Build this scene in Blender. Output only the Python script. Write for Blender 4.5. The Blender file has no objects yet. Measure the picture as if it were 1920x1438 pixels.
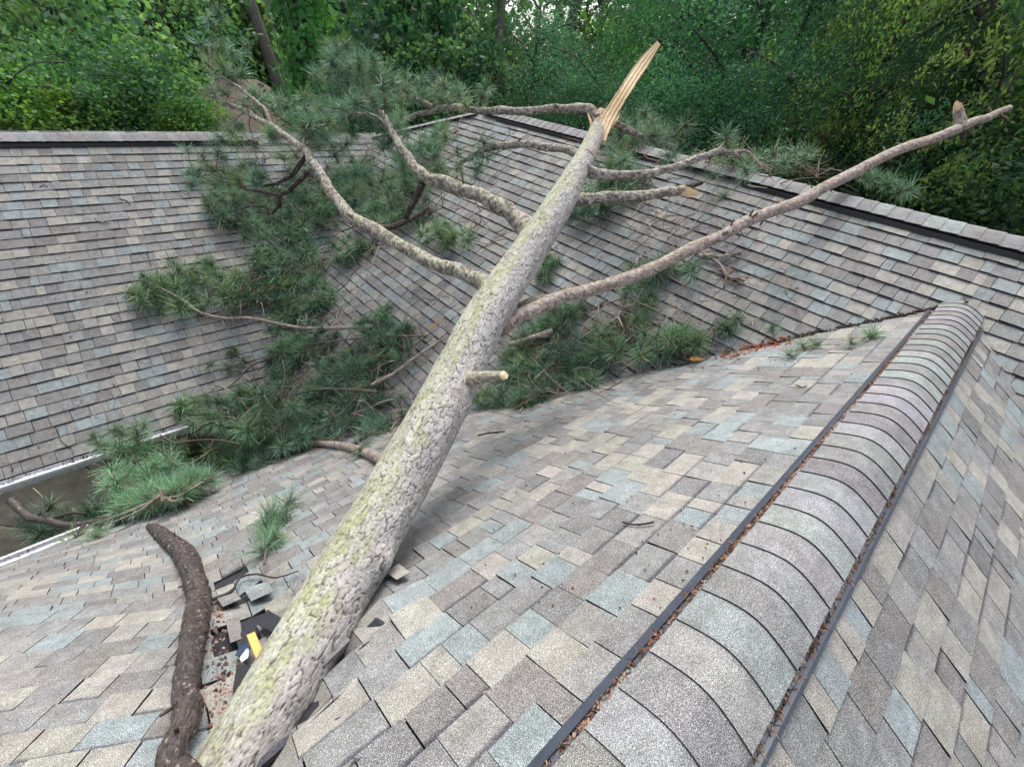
import bpy, math, random
import numpy as np
from mathutils import Vector, Matrix

random.seed(7)
RNG = np.random.default_rng(7)
scene = bpy.context.scene
COL = scene.collection

# ------------------------------------------------------------------ camera
H = 7.0                                   # eye height above the ground
FPX = 826.48                              # focal length in photograph pixels (1920 wide)
M = np.array([[0.747269, 0.324041, -0.58016],
              [-0.655364, 0.503811, -0.562737],
              [0.109941, 0.800732, 0.588847]])
cam_data = bpy.data.cameras.new('camera')
cam_data.sensor_width = 36.0
cam_data.lens = 36.0 * FPX / 1920.0
cam_data.clip_start = 0.05
cam_data.clip_end = 600.0
cam = bpy.data.objects.new('camera', cam_data)
COL.objects.link(cam)
Rm = Matrix([list(r) for r in M]).to_4x4()
Rm.translation = Vector((0, 0, H))
cam.matrix_world = Rm
scene.camera = cam
CAM = np.array([0, 0, H])
FW = M @ np.array([0, 0, -1.0])

# ------------------------------------------------------------------ world and sun (overcast)
world = bpy.data.worlds.new('World')
scene.world = world
world.use_nodes = True
wn = world.node_tree.nodes
wl = world.node_tree.links
wn.clear()
sky = wn.new('ShaderNodeTexSky')
sky.sky_type = 'NISHITA'
sky.sun_disc = False
sky.sun_elevation = math.radians(61)
sky.sun_rotation = math.radians(38)
sky.air_density = 1.0
sky.dust_density = 3.0
hs = wn.new('ShaderNodeHueSaturation')
hs.inputs['Saturation'].default_value = 0.48
bg = wn.new('ShaderNodeBackground')
bg.inputs['Strength'].default_value = 0.135
wo = wn.new('ShaderNodeOutputWorld')
wl.new(sky.outputs[0], hs.inputs['Color'])
wl.new(hs.outputs[0], bg.inputs['Color'])
wl.new(bg.outputs[0], wo.inputs['Surface'])
sun_data = bpy.data.lights.new('sun', 'SUN')
sun_data.energy = 1.5
sun_data.angle = math.radians(32)
sun_data.color = (1.0, 0.97, 0.93)
sun = bpy.data.objects.new('sun', sun_data)
COL.objects.link(sun)
# the sun stands high beyond the back ridge, to the left
az = math.radians(38)
el = math.radians(61)
sdir = Vector((math.sin(az) * math.cos(el), math.cos(az) * math.cos(el), math.sin(el)))
sun.rotation_euler = sdir.to_track_quat('Z', 'Y').to_euler()
scene.view_settings.view_transform = 'Standard'
scene.view_settings.look = 'None'
scene.view_settings.gamma = 1.0
scene.view_settings.exposure = 1.08
scene.view_settings.use_curve_mapping = False
try:
    scene.cycles.max_bounces = 6
    scene.cycles.transparent_max_bounces = 8
except Exception:
    pass

# ------------------------------------------------------------------ geometry of the roofs
h, yl, yr, X0, yce, zce, pC, xB, pB, phB = [1.3537, 0.0879, -0.2561, 0.8178, 5.7712, -4.2461, 0.6087, 5.1628, 0.6125, 0.8375]
pA = 0.58
EXPO = 0.143
tA, tB, tC = math.tan(pA), math.tan(pB), math.tan(pC)
yc = (yl + yr) / 2
zs = H - h                                 # height of the vent edges of the front ridge
zE = H + zce                               # eaves
PLN = {'C': (np.array([0, -tC, 1.0]), zE - tC * yce),
       'B': (np.array([-tB, 0, 1.0]), zs - tB * xB),
       'A': (np.array([0, tA, 1.0]), zs + tA * yl),
       'R': (np.array([0, -tA, 1.0]), zs - tA * yr)}


def ray(px, py):
    return M @ np.array([px - 960.0, -(py - 719.0), -FPX])


def hit(px, py, k):
    n, d = PLN[k] if isinstance(k, str) else k
    w = ray(px, py)
    return CAM + w * ((d - n @ CAM) / (n @ w))


def at(px, py, depth):
    return CAM + ray(px, py) * (depth / FPX)


def at_r(px, py, r):
    w = ray(px, py)
    return CAM + w * (r / math.hypot(w[0], w[1]))


def project(P):
    c = M.T @ (np.array(P) - CAM)
    return 960 + FPX * c[0] / -c[2], 719 - FPX * c[1] / -c[2], -c[2]


def zpl(k, x, y):
    n, d = PLN[k]
    return d - n[0] * x - n[1] * y


yeA = (PLN['A'][1] - zE) / tA               # eave of the front-left slope
xeB = (zE - PLN['B'][1]) / tB               # eave of the back slope
RBZ = H - 0.80                              # back ridge
xRB = (RBZ - PLN['B'][1]) / tB
RCZ = H - 1.60
yRC = (RCZ - PLN['C'][1]) / tC


def surf(x, y):
    if x > xRB:
        return RBZ - (x - xRB) * tB
    if y > yRC and zpl('B', x, y) < RCZ:
        return RCZ - (y - yRC) * tC
    if y < yc:
        return max(zpl('R', x, y), zpl('B', x, y))
    if y < yeA:
        return max(zpl('A', x, y), zpl('B', x, y))
    if y < yce:
        return zpl('B', x, y) if x > xeB else 0.5
    return max(zpl('C', x, y), zpl('B', x, y))


def on(px, py, lift=0.0):
    best = None
    for k in 'ABCR':
        P = hit(px, py, k)
        dep = (P - CAM) @ FW
        if dep <= 0:
            continue
        if abs(surf(P[0], P[1]) - P[2]) < 0.02 and (best is None or dep < best[0]):
            best = (dep, P)
    if best is None:
        P = at(px, py, 7.0 if (px > 1100 and py < 420) else 5.3)
    else:
        P = best[1]
    P = P.copy()
    P[2] += lift
    return P


P1 = hit(345, 1120, 'A')
P2 = hit(400, 1438, 'A')
w_ = ray(0, 1160)
P0 = CAM + w_ * ((P1[2] - H) / w_[2])

# trunk centre line: pixel row -> depth
TY = np.array([215, 250, 300, 400, 600, 800, 1000, 1200, 1325, 1438, 1600])
TD = 1.0 / np.array([0.22, 0.228, 0.243, 0.275, 0.335, 0.405, 0.485, 0.59, 0.66, 0.72, 0.80])
TX = np.array([1128, 1118, 1096, 1038, 908, 808, 696, 580, 506, 440, 345])


def trunk_pt(y):
    return at(np.interp(y, TY, TX), y, np.interp(y, TY, TD))


def tdep(y):
    return float(np.interp(y, TY, TD))


def disp_A(x, y):
    """The tree has pressed the front-left slope in: height change at a point of it."""
    z = zpl('A', x, y)
    u, v, dep = project((x, y, z))
    if dep <= 0.2:
        return 0.0
    tx = 587 + 0.555 * (1200 - v)
    s = (u - tx) * dep / FPX               # metres to the right of the trunk line
    a = 1.0 / (1 + math.exp(-(v - 985) / 45.0))
    d = -0.065 * a * math.exp(-(s / 0.16) ** 2)
    d += (0.045 + 0.02 * math.sin(9 * x + 5 * y)) * a * math.exp(-((s - 0.22) / 0.08) ** 2)
    # broken-in part between the dark branch and the trunk
    if s < 0.05:
        b = 1.0 / (1 + math.exp(-(v - 1085) / 12.0))
        d += -0.10 * b * max(0.0, 1 - math.exp(-((u - 372) / 55.0) ** 2)) * (1 if u > 372 else 0)
    d += 0.006 * math.sin(3.1 * x + 1.3 * y) + 0.004 * math.sin(7.3 * x - 4.1 * y + 1)
    # the middle of the slope sags a little
    return d


# ------------------------------------------------------------------ node helpers
def mat(name):
    m = bpy.data.materials.new(name)
    m.use_nodes = True
    nt = m.node_tree
    b = nt.nodes['Principled BSDF']
    return m, nt, b


def N(nt, t, **kw):
    n = nt.nodes.new(t)
    for k, v in kw.items():
        if k in n.inputs:
            n.inputs[k].default_value = v
        else:
            setattr(n, k, v)
    return n


def ramp(nt, fac, stops):
    r = nt.nodes.new('ShaderNodeValToRGB')
    e = r.color_ramp.elements
    while len(e) > 1:
        e.remove(e[-1])
    e[0].position = stops[0][0]
    e[0].color = (*stops[0][1], 1) if len(stops[0][1]) == 3 else stops[0][1]
    for p, c in stops[1:]:
        x = e.new(p)
        x.color = (*c, 1) if len(c) == 3 else c
    nt.links.new(fac, r.inputs[0])
    return r


def mixc(nt, fac, a, b, mode='MIX'):
    m = nt.nodes.new('ShaderNodeMix')
    m.data_type = 'RGBA'
    m.blend_type = mode
    m.clamp_factor = True
    for s, v in ((0, fac), (6, a), (7, b)):
        if isinstance(v, (int, float)):
            m.inputs[s].default_value = v
        elif isinstance(v, tuple):
            m.inputs[s].default_value = (*v, 1) if len(v) == 3 else v
        else:
            nt.links.new(v, m.inputs[s])
    return m.outputs[2]


def noise(nt, scale, detail=2.0, rough=0.5, coord='Object', vec=None):
    n = nt.nodes.new('ShaderNodeTexNoise')
    n.inputs['Scale'].default_value = scale
    n.inputs['Detail'].default_value = detail
    n.inputs['Roughness'].default_value = rough
    if vec is None:
        g = nt.nodes.new('ShaderNodeNewGeometry')
        vec = g.outputs['Position']
    nt.links.new(vec, n.inputs['Vector'])
    return n.outputs['Fac']


def bump(nt, b, height, strength=0.4, dist=0.005):
    bn = nt.nodes.new('ShaderNodeBump')
    bn.inputs['Strength'].default_value = strength
    bn.inputs['Distance'].default_value = dist
    nt.links.new(height, bn.inputs['Height'])
    nt.links.new(bn.outputs[0], b.inputs['Normal'])


# ------------------------------------------------------------------ materials
def shingle_material():
    m, nt, b = mat('asphalt_shingle')
    L = nt.links
    at_ = nt.nodes.new('ShaderNodeAttribute')
    at_.attribute_name = 'tint'
    # granules: single light and dark grains
    gn = noise(nt, 330, 1.0, 0.6)
    gr = ramp(nt, gn, [(0.30, (0.42,) * 3), (0.44, (0.82,) * 3), (0.55, (1.02,) * 3), (0.70, (1.62,) * 3)])
    c = mixc(nt, 1.0, at_.outputs['Color'], gr.outputs[0], 'MULTIPLY')
    gn2 = noise(nt, 520, 0.0, 0.5)
    wht = ramp(nt, gn2, [(0.62, (0, 0, 0)), (0.74, (1, 1, 1))])
    c = mixc(nt, wht.outputs[0], c, (0.62, 0.62, 0.60))
    blk = ramp(nt, gn2, [(0.29, (1, 1, 1)), (0.38, (0, 0, 0))])
    c = mixc(nt, blk.outputs[0], c, (0.05, 0.05, 0.055))
    bl = noise(nt, 16, 3, 0.6)
    blr = ramp(nt, bl, [(0.3, (0.80, 0.79, 0.78)), (0.7, (1.16, 1.17, 1.18))])
    c = mixc(nt, 1.0, c, blr.outputs[0], 'MULTIPLY')
    # slow weathering
    wn_ = noise(nt, 1.7, 4, 0.6)
    wr = ramp(nt, wn_, [(0.3, (0.84, 0.84, 0.83)), (0.7, (1.1, 1.1, 1.1))])
    c = mixc(nt, 1.0, c, wr.outputs[0], 'MULTIPLY')
    # the printed dark band at the upper edge of the lower laminate
    uv = nt.nodes.new('ShaderNodeUVMap')
    sep = nt.nodes.new('ShaderNodeSeparateXYZ')
    L.new(uv.outputs[0], sep.inputs[0])
    jn = noise(nt, 60, 2, 0.6)
    ma = N(nt, 'ShaderNodeMath', operation='MULTIPLY_ADD')
    L.new(jn, ma.inputs[0])
    ma.inputs[1].default_value = 0.02
    L.new(sep.outputs['Y'], ma.inputs[2])
    bd = ramp(nt, ma.outputs[0], [(0.0, (1, 1, 1)), (0.034, (1, 1, 1)), (0.046, (0, 0, 0))])
    mu = N(nt, 'ShaderNodeMath', operation='MULTIPLY')
    L.new(bd.outputs[0], mu.inputs[0])
    L.new(at_.outputs['Alpha'], mu.inputs[1])
    dk = mixc(nt, 1.0, c, (0.36, 0.355, 0.43), 'MULTIPLY')
    c = mixc(nt, mu.outputs[0], c, dk)
    L.new(c, b.inputs['Base Color'])
    b.inputs['Roughness'].default_value = 0.82
    b.inputs['Specular IOR Level'].default_value = 0.35
    bump(nt, b, gn, 0.35, 0.002)
    return m


def flat(name, col, rough=0.7, sc=30, var=0.3, metallic=0, bstr=0.2):
    m, nt, b = mat(name)
    n = noise(nt, sc, 4, 0.6)
    r = ramp(nt, n, [(0.25, tuple(max(0, x * (1 - var)) for x in col)), (0.75, tuple(x * (1 + var) for x in col))])
    nt.links.new(r.outputs[0], b.inputs['Base Color'])
    b.inputs['Roughness'].default_value = rough
    b.inputs['Metallic'].default_value = metallic
    if bstr:
        bump(nt, b, n, bstr, 0.004)
    return m


def attr_mat(name, rough=0.85, nsc=120, spec=0.3, bstr=0.5, bdist=0.003, lo=0.75, hi=1.25):
    m, nt, b = mat(name)
    a = nt.nodes.new('ShaderNodeAttribute')
    a.attribute_name = 'tint'
    n = noise(nt, nsc, 4, 0.65)
    r = ramp(nt, n, [(0.25, (lo,) * 3), (0.75, (hi,) * 3)])
    c = mixc(nt, 1.0, a.outputs['Color'], r.outputs[0], 'MULTIPLY')
    nt.links.new(c, b.inputs['Base Color'])
    b.inputs['Roughness'].default_value = rough
    b.inputs['Specular IOR Level'].default_value = spec
    if bstr:
        bump(nt, b, n, bstr, bdist)
    return m


def leaf_mat(name, rough=0.5, trans=0.3, spec=0.4):
    m, nt, b = mat(name)
    a = nt.nodes.new('ShaderNodeAttribute')
    a.attribute_name = 'tint'
    oi = nt.nodes.new('ShaderNodeObjectInfo')
    c = mixc(nt, 1.0, a.outputs['Color'], oi.outputs['Color'], 'MULTIPLY')
    nt.links.new(c, b.inputs['Base Color'])
    b.inputs['Roughness'].default_value = rough
    b.inputs['Specular IOR Level'].default_value = spec
    tr = nt.nodes.new('ShaderNodeBsdfTranslucent')
    c2 = mixc(nt, 1.0, c, (1.1, 1.25, 0.5), 'MULTIPLY')
    nt.links.new(c2, tr.inputs[0])
    mx = nt.nodes.new('ShaderNodeMixShader')
    mx.inputs[0].default_value = trans
    nt.links.new(b.outputs[0], mx.inputs[1])
    nt.links.new(tr.outputs[0], mx.inputs[2])
    nt.links.new(mx.outputs[0], nt.nodes['Material Output'].inputs['Surface'])
    return m


MAT = {}
MAT['shingle'] = shingle_material()
MAT['edge'] = flat('shingle_cut_edge', (0.022, 0.022, 0.026), 0.9, 80, 0.4)
MAT['felt'] = flat('black_felt', (0.020, 0.022, 0.027), 0.7, 20, 0.3)
MAT['bark'] = attr_mat('pine_bark', 0.9, 90, 0.2, 0.7, 0.004, 0.62, 1.38)
MAT['wetbark'] = attr_mat('wet_bark', 0.5, 110, 0.5, 0.8, 0.004, 0.55, 1.45)
MAT['twig'] = flat('twig_bark', (0.13, 0.095, 0.075), 0.85, 90, 0.45)
MAT['twigpale'] = flat('bare_twig', (0.30, 0.24, 0.19), 0.85, 90, 0.35)
MAT['twigdark'] = flat('dark_twig_bark', (0.05, 0.037, 0.032), 0.8, 90, 0.45)
MAT['needle'] = leaf_mat('pine_needle', 0.45, 0.18, 0.5)
MAT['bud'] = flat('pine_bud', (0.42, 0.33, 0.18), 0.7, 90, 0.2)
MAT['leaf'] = leaf_mat('broad_leaf', 0.55, 0.48, 0.25)
MAT['gutter_dark'] = flat('wet_leaf_muck', (0.03, 0.024, 0.02), 0.8, 60, 0.5)
MAT['rail'] = flat('vent_edge_plastic', (0.045, 0.055, 0.075), 0.28, 12, 0.25, 0, 0.05)
MAT['vent'] = flat('black_vent_plastic', (0.012, 0.012, 0.014), 0.45, 40, 0.3)
MAT['litter'] = attr_mat('pine_litter', 0.9, 200, 0.2, 0.3)
MAT['fascia'] = flat('maroon_fascia', (0.05, 0.018, 0.018), 0.6, 10, 0.2)
MAT['ground'] = flat('leafy_soil', (0.055, 0.05, 0.03), 0.95, 2.5, 0.6, 0, 0.5)
MAT['drive'] = flat('pale_gravel', (0.42, 0.36, 0.30), 0.9, 6, 0.2)
MAT['nroof'] = flat('brown_far_shingles', (0.16, 0.11, 0.095), 0.9, 9, 0.35)
MAT['nwall'] = flat('beige_far_siding', (0.20, 0.17, 0.135), 0.8, 5, 0.15)
MAT['brick'] = flat('orange_brown_brick', (0.26, 0.12, 0.07), 0.85, 20, 0.3)
MAT['glass'] = flat('dark_window_glass', (0.02, 0.025, 0.03), 0.08, 4, 0.2, 0, 0)
MAT['insul'] = flat('white_membrane', (0.75, 0.76, 0.78), 0.5, 25, 0.1)
MAT['blue'] = flat('dark_blue_membrane', (0.03, 0.05, 0.10), 0.4, 25, 0.2)


def gutter_material():
    m, nt, b = mat('grimy_white_metal')
    n = noise(nt, 17, 5, 0.75)
    r = ramp(nt, n, [(0.30, (0.03, 0.028, 0.025)), (0.36, (0.35, 0.35, 0.36)), (0.42, (0.78, 0.78, 0.80))])
    n2 = noise(nt, 90, 3, 0.7)
    r2 = ramp(nt, n2, [(0.36, (0.05, 0.05, 0.05)), (0.42, (1, 1, 1))])
    c = mixc(nt, 1.0, r.outputs[0], r2.outputs[0], 'MULTIPLY')
    nt.links.new(c, b.inputs['Base Color'])
    b.inputs['Roughness'].default_value = 0.4
    return m


def wood_material(name, c0, c1, axis_scale):
    m, nt, b = mat(name)
    tc = nt.nodes.new('ShaderNodeTexCoord')
    mp = nt.nodes.new('ShaderNodeMapping')
    mp.inputs['Scale'].default_value = axis_scale
    nt.links.new(tc.outputs['Object'], mp.inputs['Vector'])
    n = noise(nt, 6, 6, 0.7, vec=mp.outputs[0])
    r = ramp(nt, n, [(0.25, c0), (0.5, c1), (0.75, tuple(min(1, x * 1.25) for x in c1))])
    nt.links.new(r.outputs[0], b.inputs['Base Color'])
    b.inputs['Roughness'].default_value = 0.6
    bump(nt, b, n, 0.8, 0.004)
    return m


def wall_material():
    m, nt, b = mat('stained_beige_siding')
    n = noise(nt, 2.5, 6, 0.7)
    r = ramp(nt, n, [(0.3, (0.48, 0.44, 0.36)), (0.7, (0.66, 0.61, 0.51))])
    n2 = noise(nt, 9, 3, 0.6)
    r2 = ramp(nt, n2, [(0.35, (0.6, 0.6, 0.58)), (0.6, (1, 1, 1))])
    c = mixc(nt, 0.7, r.outputs[0], r2.outputs[0], 'MULTIPLY')
    nt.links.new(c, b.inputs['Base Color'])
    b.inputs['Roughness'].default_value = 0.85
    return m


MAT['gutter'] = gutter_material()
MAT['wall'] = wall_material()
MAT['wood'] = wood_material('torn_pale_wood', (0.72, 0.50, 0.28), (0.88, 0.69, 0.43), (18, 18, 1.2))
MAT['woodfibre'] = attr_mat('torn_wood_fibre', 0.6, 160, 0.3, 0.6, 0.003, 0.8, 1.2)
MAT['orange'] = wood_material('fresh_orange_lumber', (0.62, 0.27, 0.06), (0.80, 0.42, 0.12), (3, 3, 3))


# ------------------------------------------------------------------ object helpers
def link_mesh(name, V, F, mats, parent=None, tint=None, uv=None, mi=None, smooth=False, world_mat=None):
    me = bpy.data.meshes.new(name)
    me.from_pydata([tuple(map(float, v)) for v in V], [], F)
    for m in mats:
        me.materials.append(m)
    if mi is not None:
        me.polygons.foreach_set('material_index', mi)
    if tint is not None:
        ca = me.color_attributes.new('tint', 'FLOAT_COLOR', 'POINT')
        arr = np.asarray(tint, dtype=np.float32)
        if arr.ndim == 1:
            arr = np.tile(arr, (len(V), 1))
        if arr.shape[1] == 3:
            arr = np.hstack([arr, np.ones((len(arr), 1), np.float32)])
        ca.data.foreach_set('color', arr.ravel())
    if uv is not None:
        ul = me.uv_layers.new(name='UVMap')
        idx = np.empty(len(me.loops), dtype=np.int32)
        me.loops.foreach_get('vertex_index', idx)
        ul.data.foreach_set('uv', np.asarray(uv, dtype=np.float32)[idx].ravel())
    if smooth:
        me.polygons.foreach_set('use_smooth', [True] * len(me.polygons))
    o = bpy.data.objects.new(name, me)
    COL.objects.link(o)
    if parent is not None:
        o.parent = parent
    return o


def np_mesh(name, V, F4, mats, tint=None, smooth=False, F3=None):
    """Fast mesh from numpy quads (and tris)."""
    me = bpy.data.meshes.new(name)
    V = np.asarray(V, np.float32)
    n4 = 0 if F4 is None else len(F4)
    n3 = 0 if F3 is None else len(F3)
    me.vertices.add(len(V))
    me.vertices.foreach_set('co', V.ravel())
    li = []
    if n4:
        li.append(np.asarray(F4, np.int32).ravel())
    if n3:
        li.append(np.asarray(F3, np.int32).ravel())
    li = np.concatenate(li)
    me.loops.add(len(li))
    me.loops.foreach_set('vertex_index', li)
    me.polygons.add(n4 + n3)
    ls = np.concatenate([np.arange(n4) * 4, n4 * 4 + np.arange(n3) * 3]).astype(np.int32)
    me.polygons.foreach_set('loop_start', ls)
    for m in mats:
        me.materials.append(m)
    if tint is not None:
        ca = me.color_attributes.new('tint', 'FLOAT_COLOR', 'POINT')
        arr = np.asarray(tint, np.float32)
        if arr.shape[1] == 3:
            arr = np.hstack([arr, np.ones((len(arr), 1), np.float32)])
        ca.data.foreach_set('color', arr.ravel())
    if smooth:
        me.polygons.foreach_set('use_smooth', np.ones(n4 + n3, dtype=bool))
    me.update(calc_edges=True)
    me.validate()
    return me


def obj_from(me, name, parent=None):
    o = bpy.data.objects.new(name, me)
    COL.objects.link(o)
    if parent is not None:
        o.parent = parent
    return o


def empty(name, loc, label, cat, group=None):
    o = bpy.data.objects.new(name, None)
    COL.objects.link(o)
    o.empty_display_size = 0.2
    o.location = tuple(map(float, loc))
    o['label'] = label
    o['category'] = cat
    if group:
        o['group'] = group
    return o


def tag(o, label, cat, group=None):
    o['label'] = label
    o['category'] = cat
    if group:
        o['group'] = group
    return o


class MB:
    def __init__(s):
        s.V = []
        s.F = []

    def box(s, c, ax, ay, az_):
        c = np.array(c, float)
        b = len(s.V)
        for i in (-1, 1):
            for j in (-1, 1):
                for k in (-1, 1):
                    s.V.append(c + i * np.array(ax) / 2 + j * np.array(ay) / 2 + k * np.array(az_) / 2)
        for f in ((0, 1, 3, 2), (4, 6, 7, 5), (0, 4, 5, 1), (2, 3, 7, 6), (0, 2, 6, 4), (1, 5, 7, 3)):
            s.F.append(tuple(b + i for i in f))

    def quad(s, a, b_, c, d):
        b = len(s.V)
        s.V += [np.array(a, float), np.array(b_, float), np.array(c, float), np.array(d, float)]
        s.F.append((b, b + 1, b + 2, b + 3))

    def prism(s, prof, p0, p1):
        """extrude a closed profile of 3d offsets from p0 to p1"""
        b = len(s.V)
        n = len(prof)
        for q in prof:
            s.V.append(np.array(p0) + q)
        for q in prof:
            s.V.append(np.array(p1) + q)
        for i in range(n):
            j = (i + 1) % n
            s.F.append((b + i, b + j, b + n + j, b + n + i))
        s.F.append(tuple(b + i for i in range(n))[::-1])
        s.F.append(tuple(b + n + i for i in range(n)))

    def build(s, name, m, parent=None, off=None, tint=None):
        V = s.V if off is None else [v - np.array(off) for v in s.V]
        return link_mesh(name, V, s.F, [m], parent, tint=tint)


def frames(P):
    P = np.asarray(P, float)
    T = np.gradient(P, axis=0)
    T /= np.linalg.norm(T, axis=1)[:, None] + 1e-12
    Nn = np.zeros_like(P)
    a = np.array([0, 0, 1.0])
    if abs(T[0] @ a) > 0.9:
        a = np.array([1.0, 0, 0])
    n = a - (a @ T[0]) * T[0]
    n /= np.linalg.norm(n)
    for i in range(len(P)):
        n = n - (n @ T[i]) * T[i]
        n /= np.linalg.norm(n) + 1e-12
        Nn[i] = n
    return T, Nn, np.cross(T, Nn)


def spline(pts, rad, ds):
    pts = np.asarray(pts, float)
    n = len(pts)
    if n == 2:
        pts = np.array([pts[0], (pts[0] + pts[1]) / 2, pts[1]])
        rad = [rad[0], (rad[0] + rad[1]) / 2, rad[1]]
        n = 3
    E_ = np.vstack([2 * pts[0] - pts[1], pts, 2 * pts[-1] - pts[-2]])
    out = []
    ro = []
    for i in range(n - 1):
        p0, p1, p2, p3 = E_[i:i + 4]
        m = max(2, int(np.linalg.norm(p2 - p1) / ds))
        for k in range(m):
            t = k / m
            out.append(0.5 * (2 * p1 + (p2 - p0) * t + (2 * p0 - 5 * p1 + 4 * p2 - p3) * t * t + (3 * p1 - p0 - 3 * p2 + p3) * t ** 3))
            ro.append(rad[i] * (1 - t) + rad[i + 1] * t)
    out.append(pts[-1])
    ro.append(rad[-1])
    return np.array(out), np.array(ro)


def tube(pts, rad, ns=6, ds=0.06, cap=True, wob=0.0):
    P, R = spline(pts, rad, ds)
    if wob:
        P = P + RNG.normal(0, wob, P.shape)
    T, A, B_ = frames(P)
    th = np.linspace(0, 2 * math.pi, ns, endpoint=False)
    V = (P[:, None, :] + R[:, None, None] * (np.cos(th)[None, :, None] * A[:, None, :] + np.sin(th)[None, :, None] * B_[:, None, :])).reshape(-1, 3)
    F = []
    m = len(P)
    i = np.arange(m - 1)[:, None] * ns
    j = np.arange(ns)[None, :]
    j2 = (j + 1) % ns
    F = np.stack([i + j, i + j2, i + ns + j2, i + ns + j], -1).reshape(-1, 4)
    F = [tuple(map(int, f)) for f in F]
    if cap:
        F.append(tuple(range(ns))[::-1])
        F.append(tuple((m - 1) * ns + k for k in range(ns)))
    return V, F


def hash2(i, j, k):
    x = np.sin(i * 127.1 + j * 311.7 + k * 74.7) * 43758.5453
    return x - np.floor(x)


def worley(u, v, nu, seed):
    """u wraps at nu; returns F1, F2, id noise"""
    iu = np.floor(u)
    iv = np.floor(v)
    f1 = np.full(u.shape, 9.0)
    f2 = np.full(u.shape, 9.0)
    idn = np.zeros(u.shape)
    for a in (-1, 0, 1):
        for b in (-1, 0, 1):
            cu = iu + a
            cv = iv + b
            wu = np.mod(cu, nu)
            pu = cu + 0.15 + 0.7 * hash2(wu, cv, seed)
            pv = cv + 0.1 + 0.8 * hash2(wu, cv, seed + 3.3)
            d = np.hypot(u - pu, v - pv)
            cl = d < f1
            f2 = np.where(cl, f1, np.minimum(f2, d))
            idn = np.where(cl, hash2(wu, cv, seed + 7.7), idn)
            f1 = np.where(cl, d, f1)
    return f1, f2, idn


def vnoise(x, y, seed):
    ix = np.floor(x)
    iy = np.floor(y)
    fx = x - ix
    fy = y - iy
    fx = fx * fx * (3 - 2 * fx)
    fy = fy * fy * (3 - 2 * fy)
    a = hash2(ix, iy, seed)
    b = hash2(ix + 1, iy, seed)
    c = hash2(ix, iy + 1, seed)
    d = hash2(ix + 1, iy + 1, seed)
    return (a * (1 - fx) + b * fx) * (1 - fy) + (c * (1 - fx) + d * fx) * fy


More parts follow.
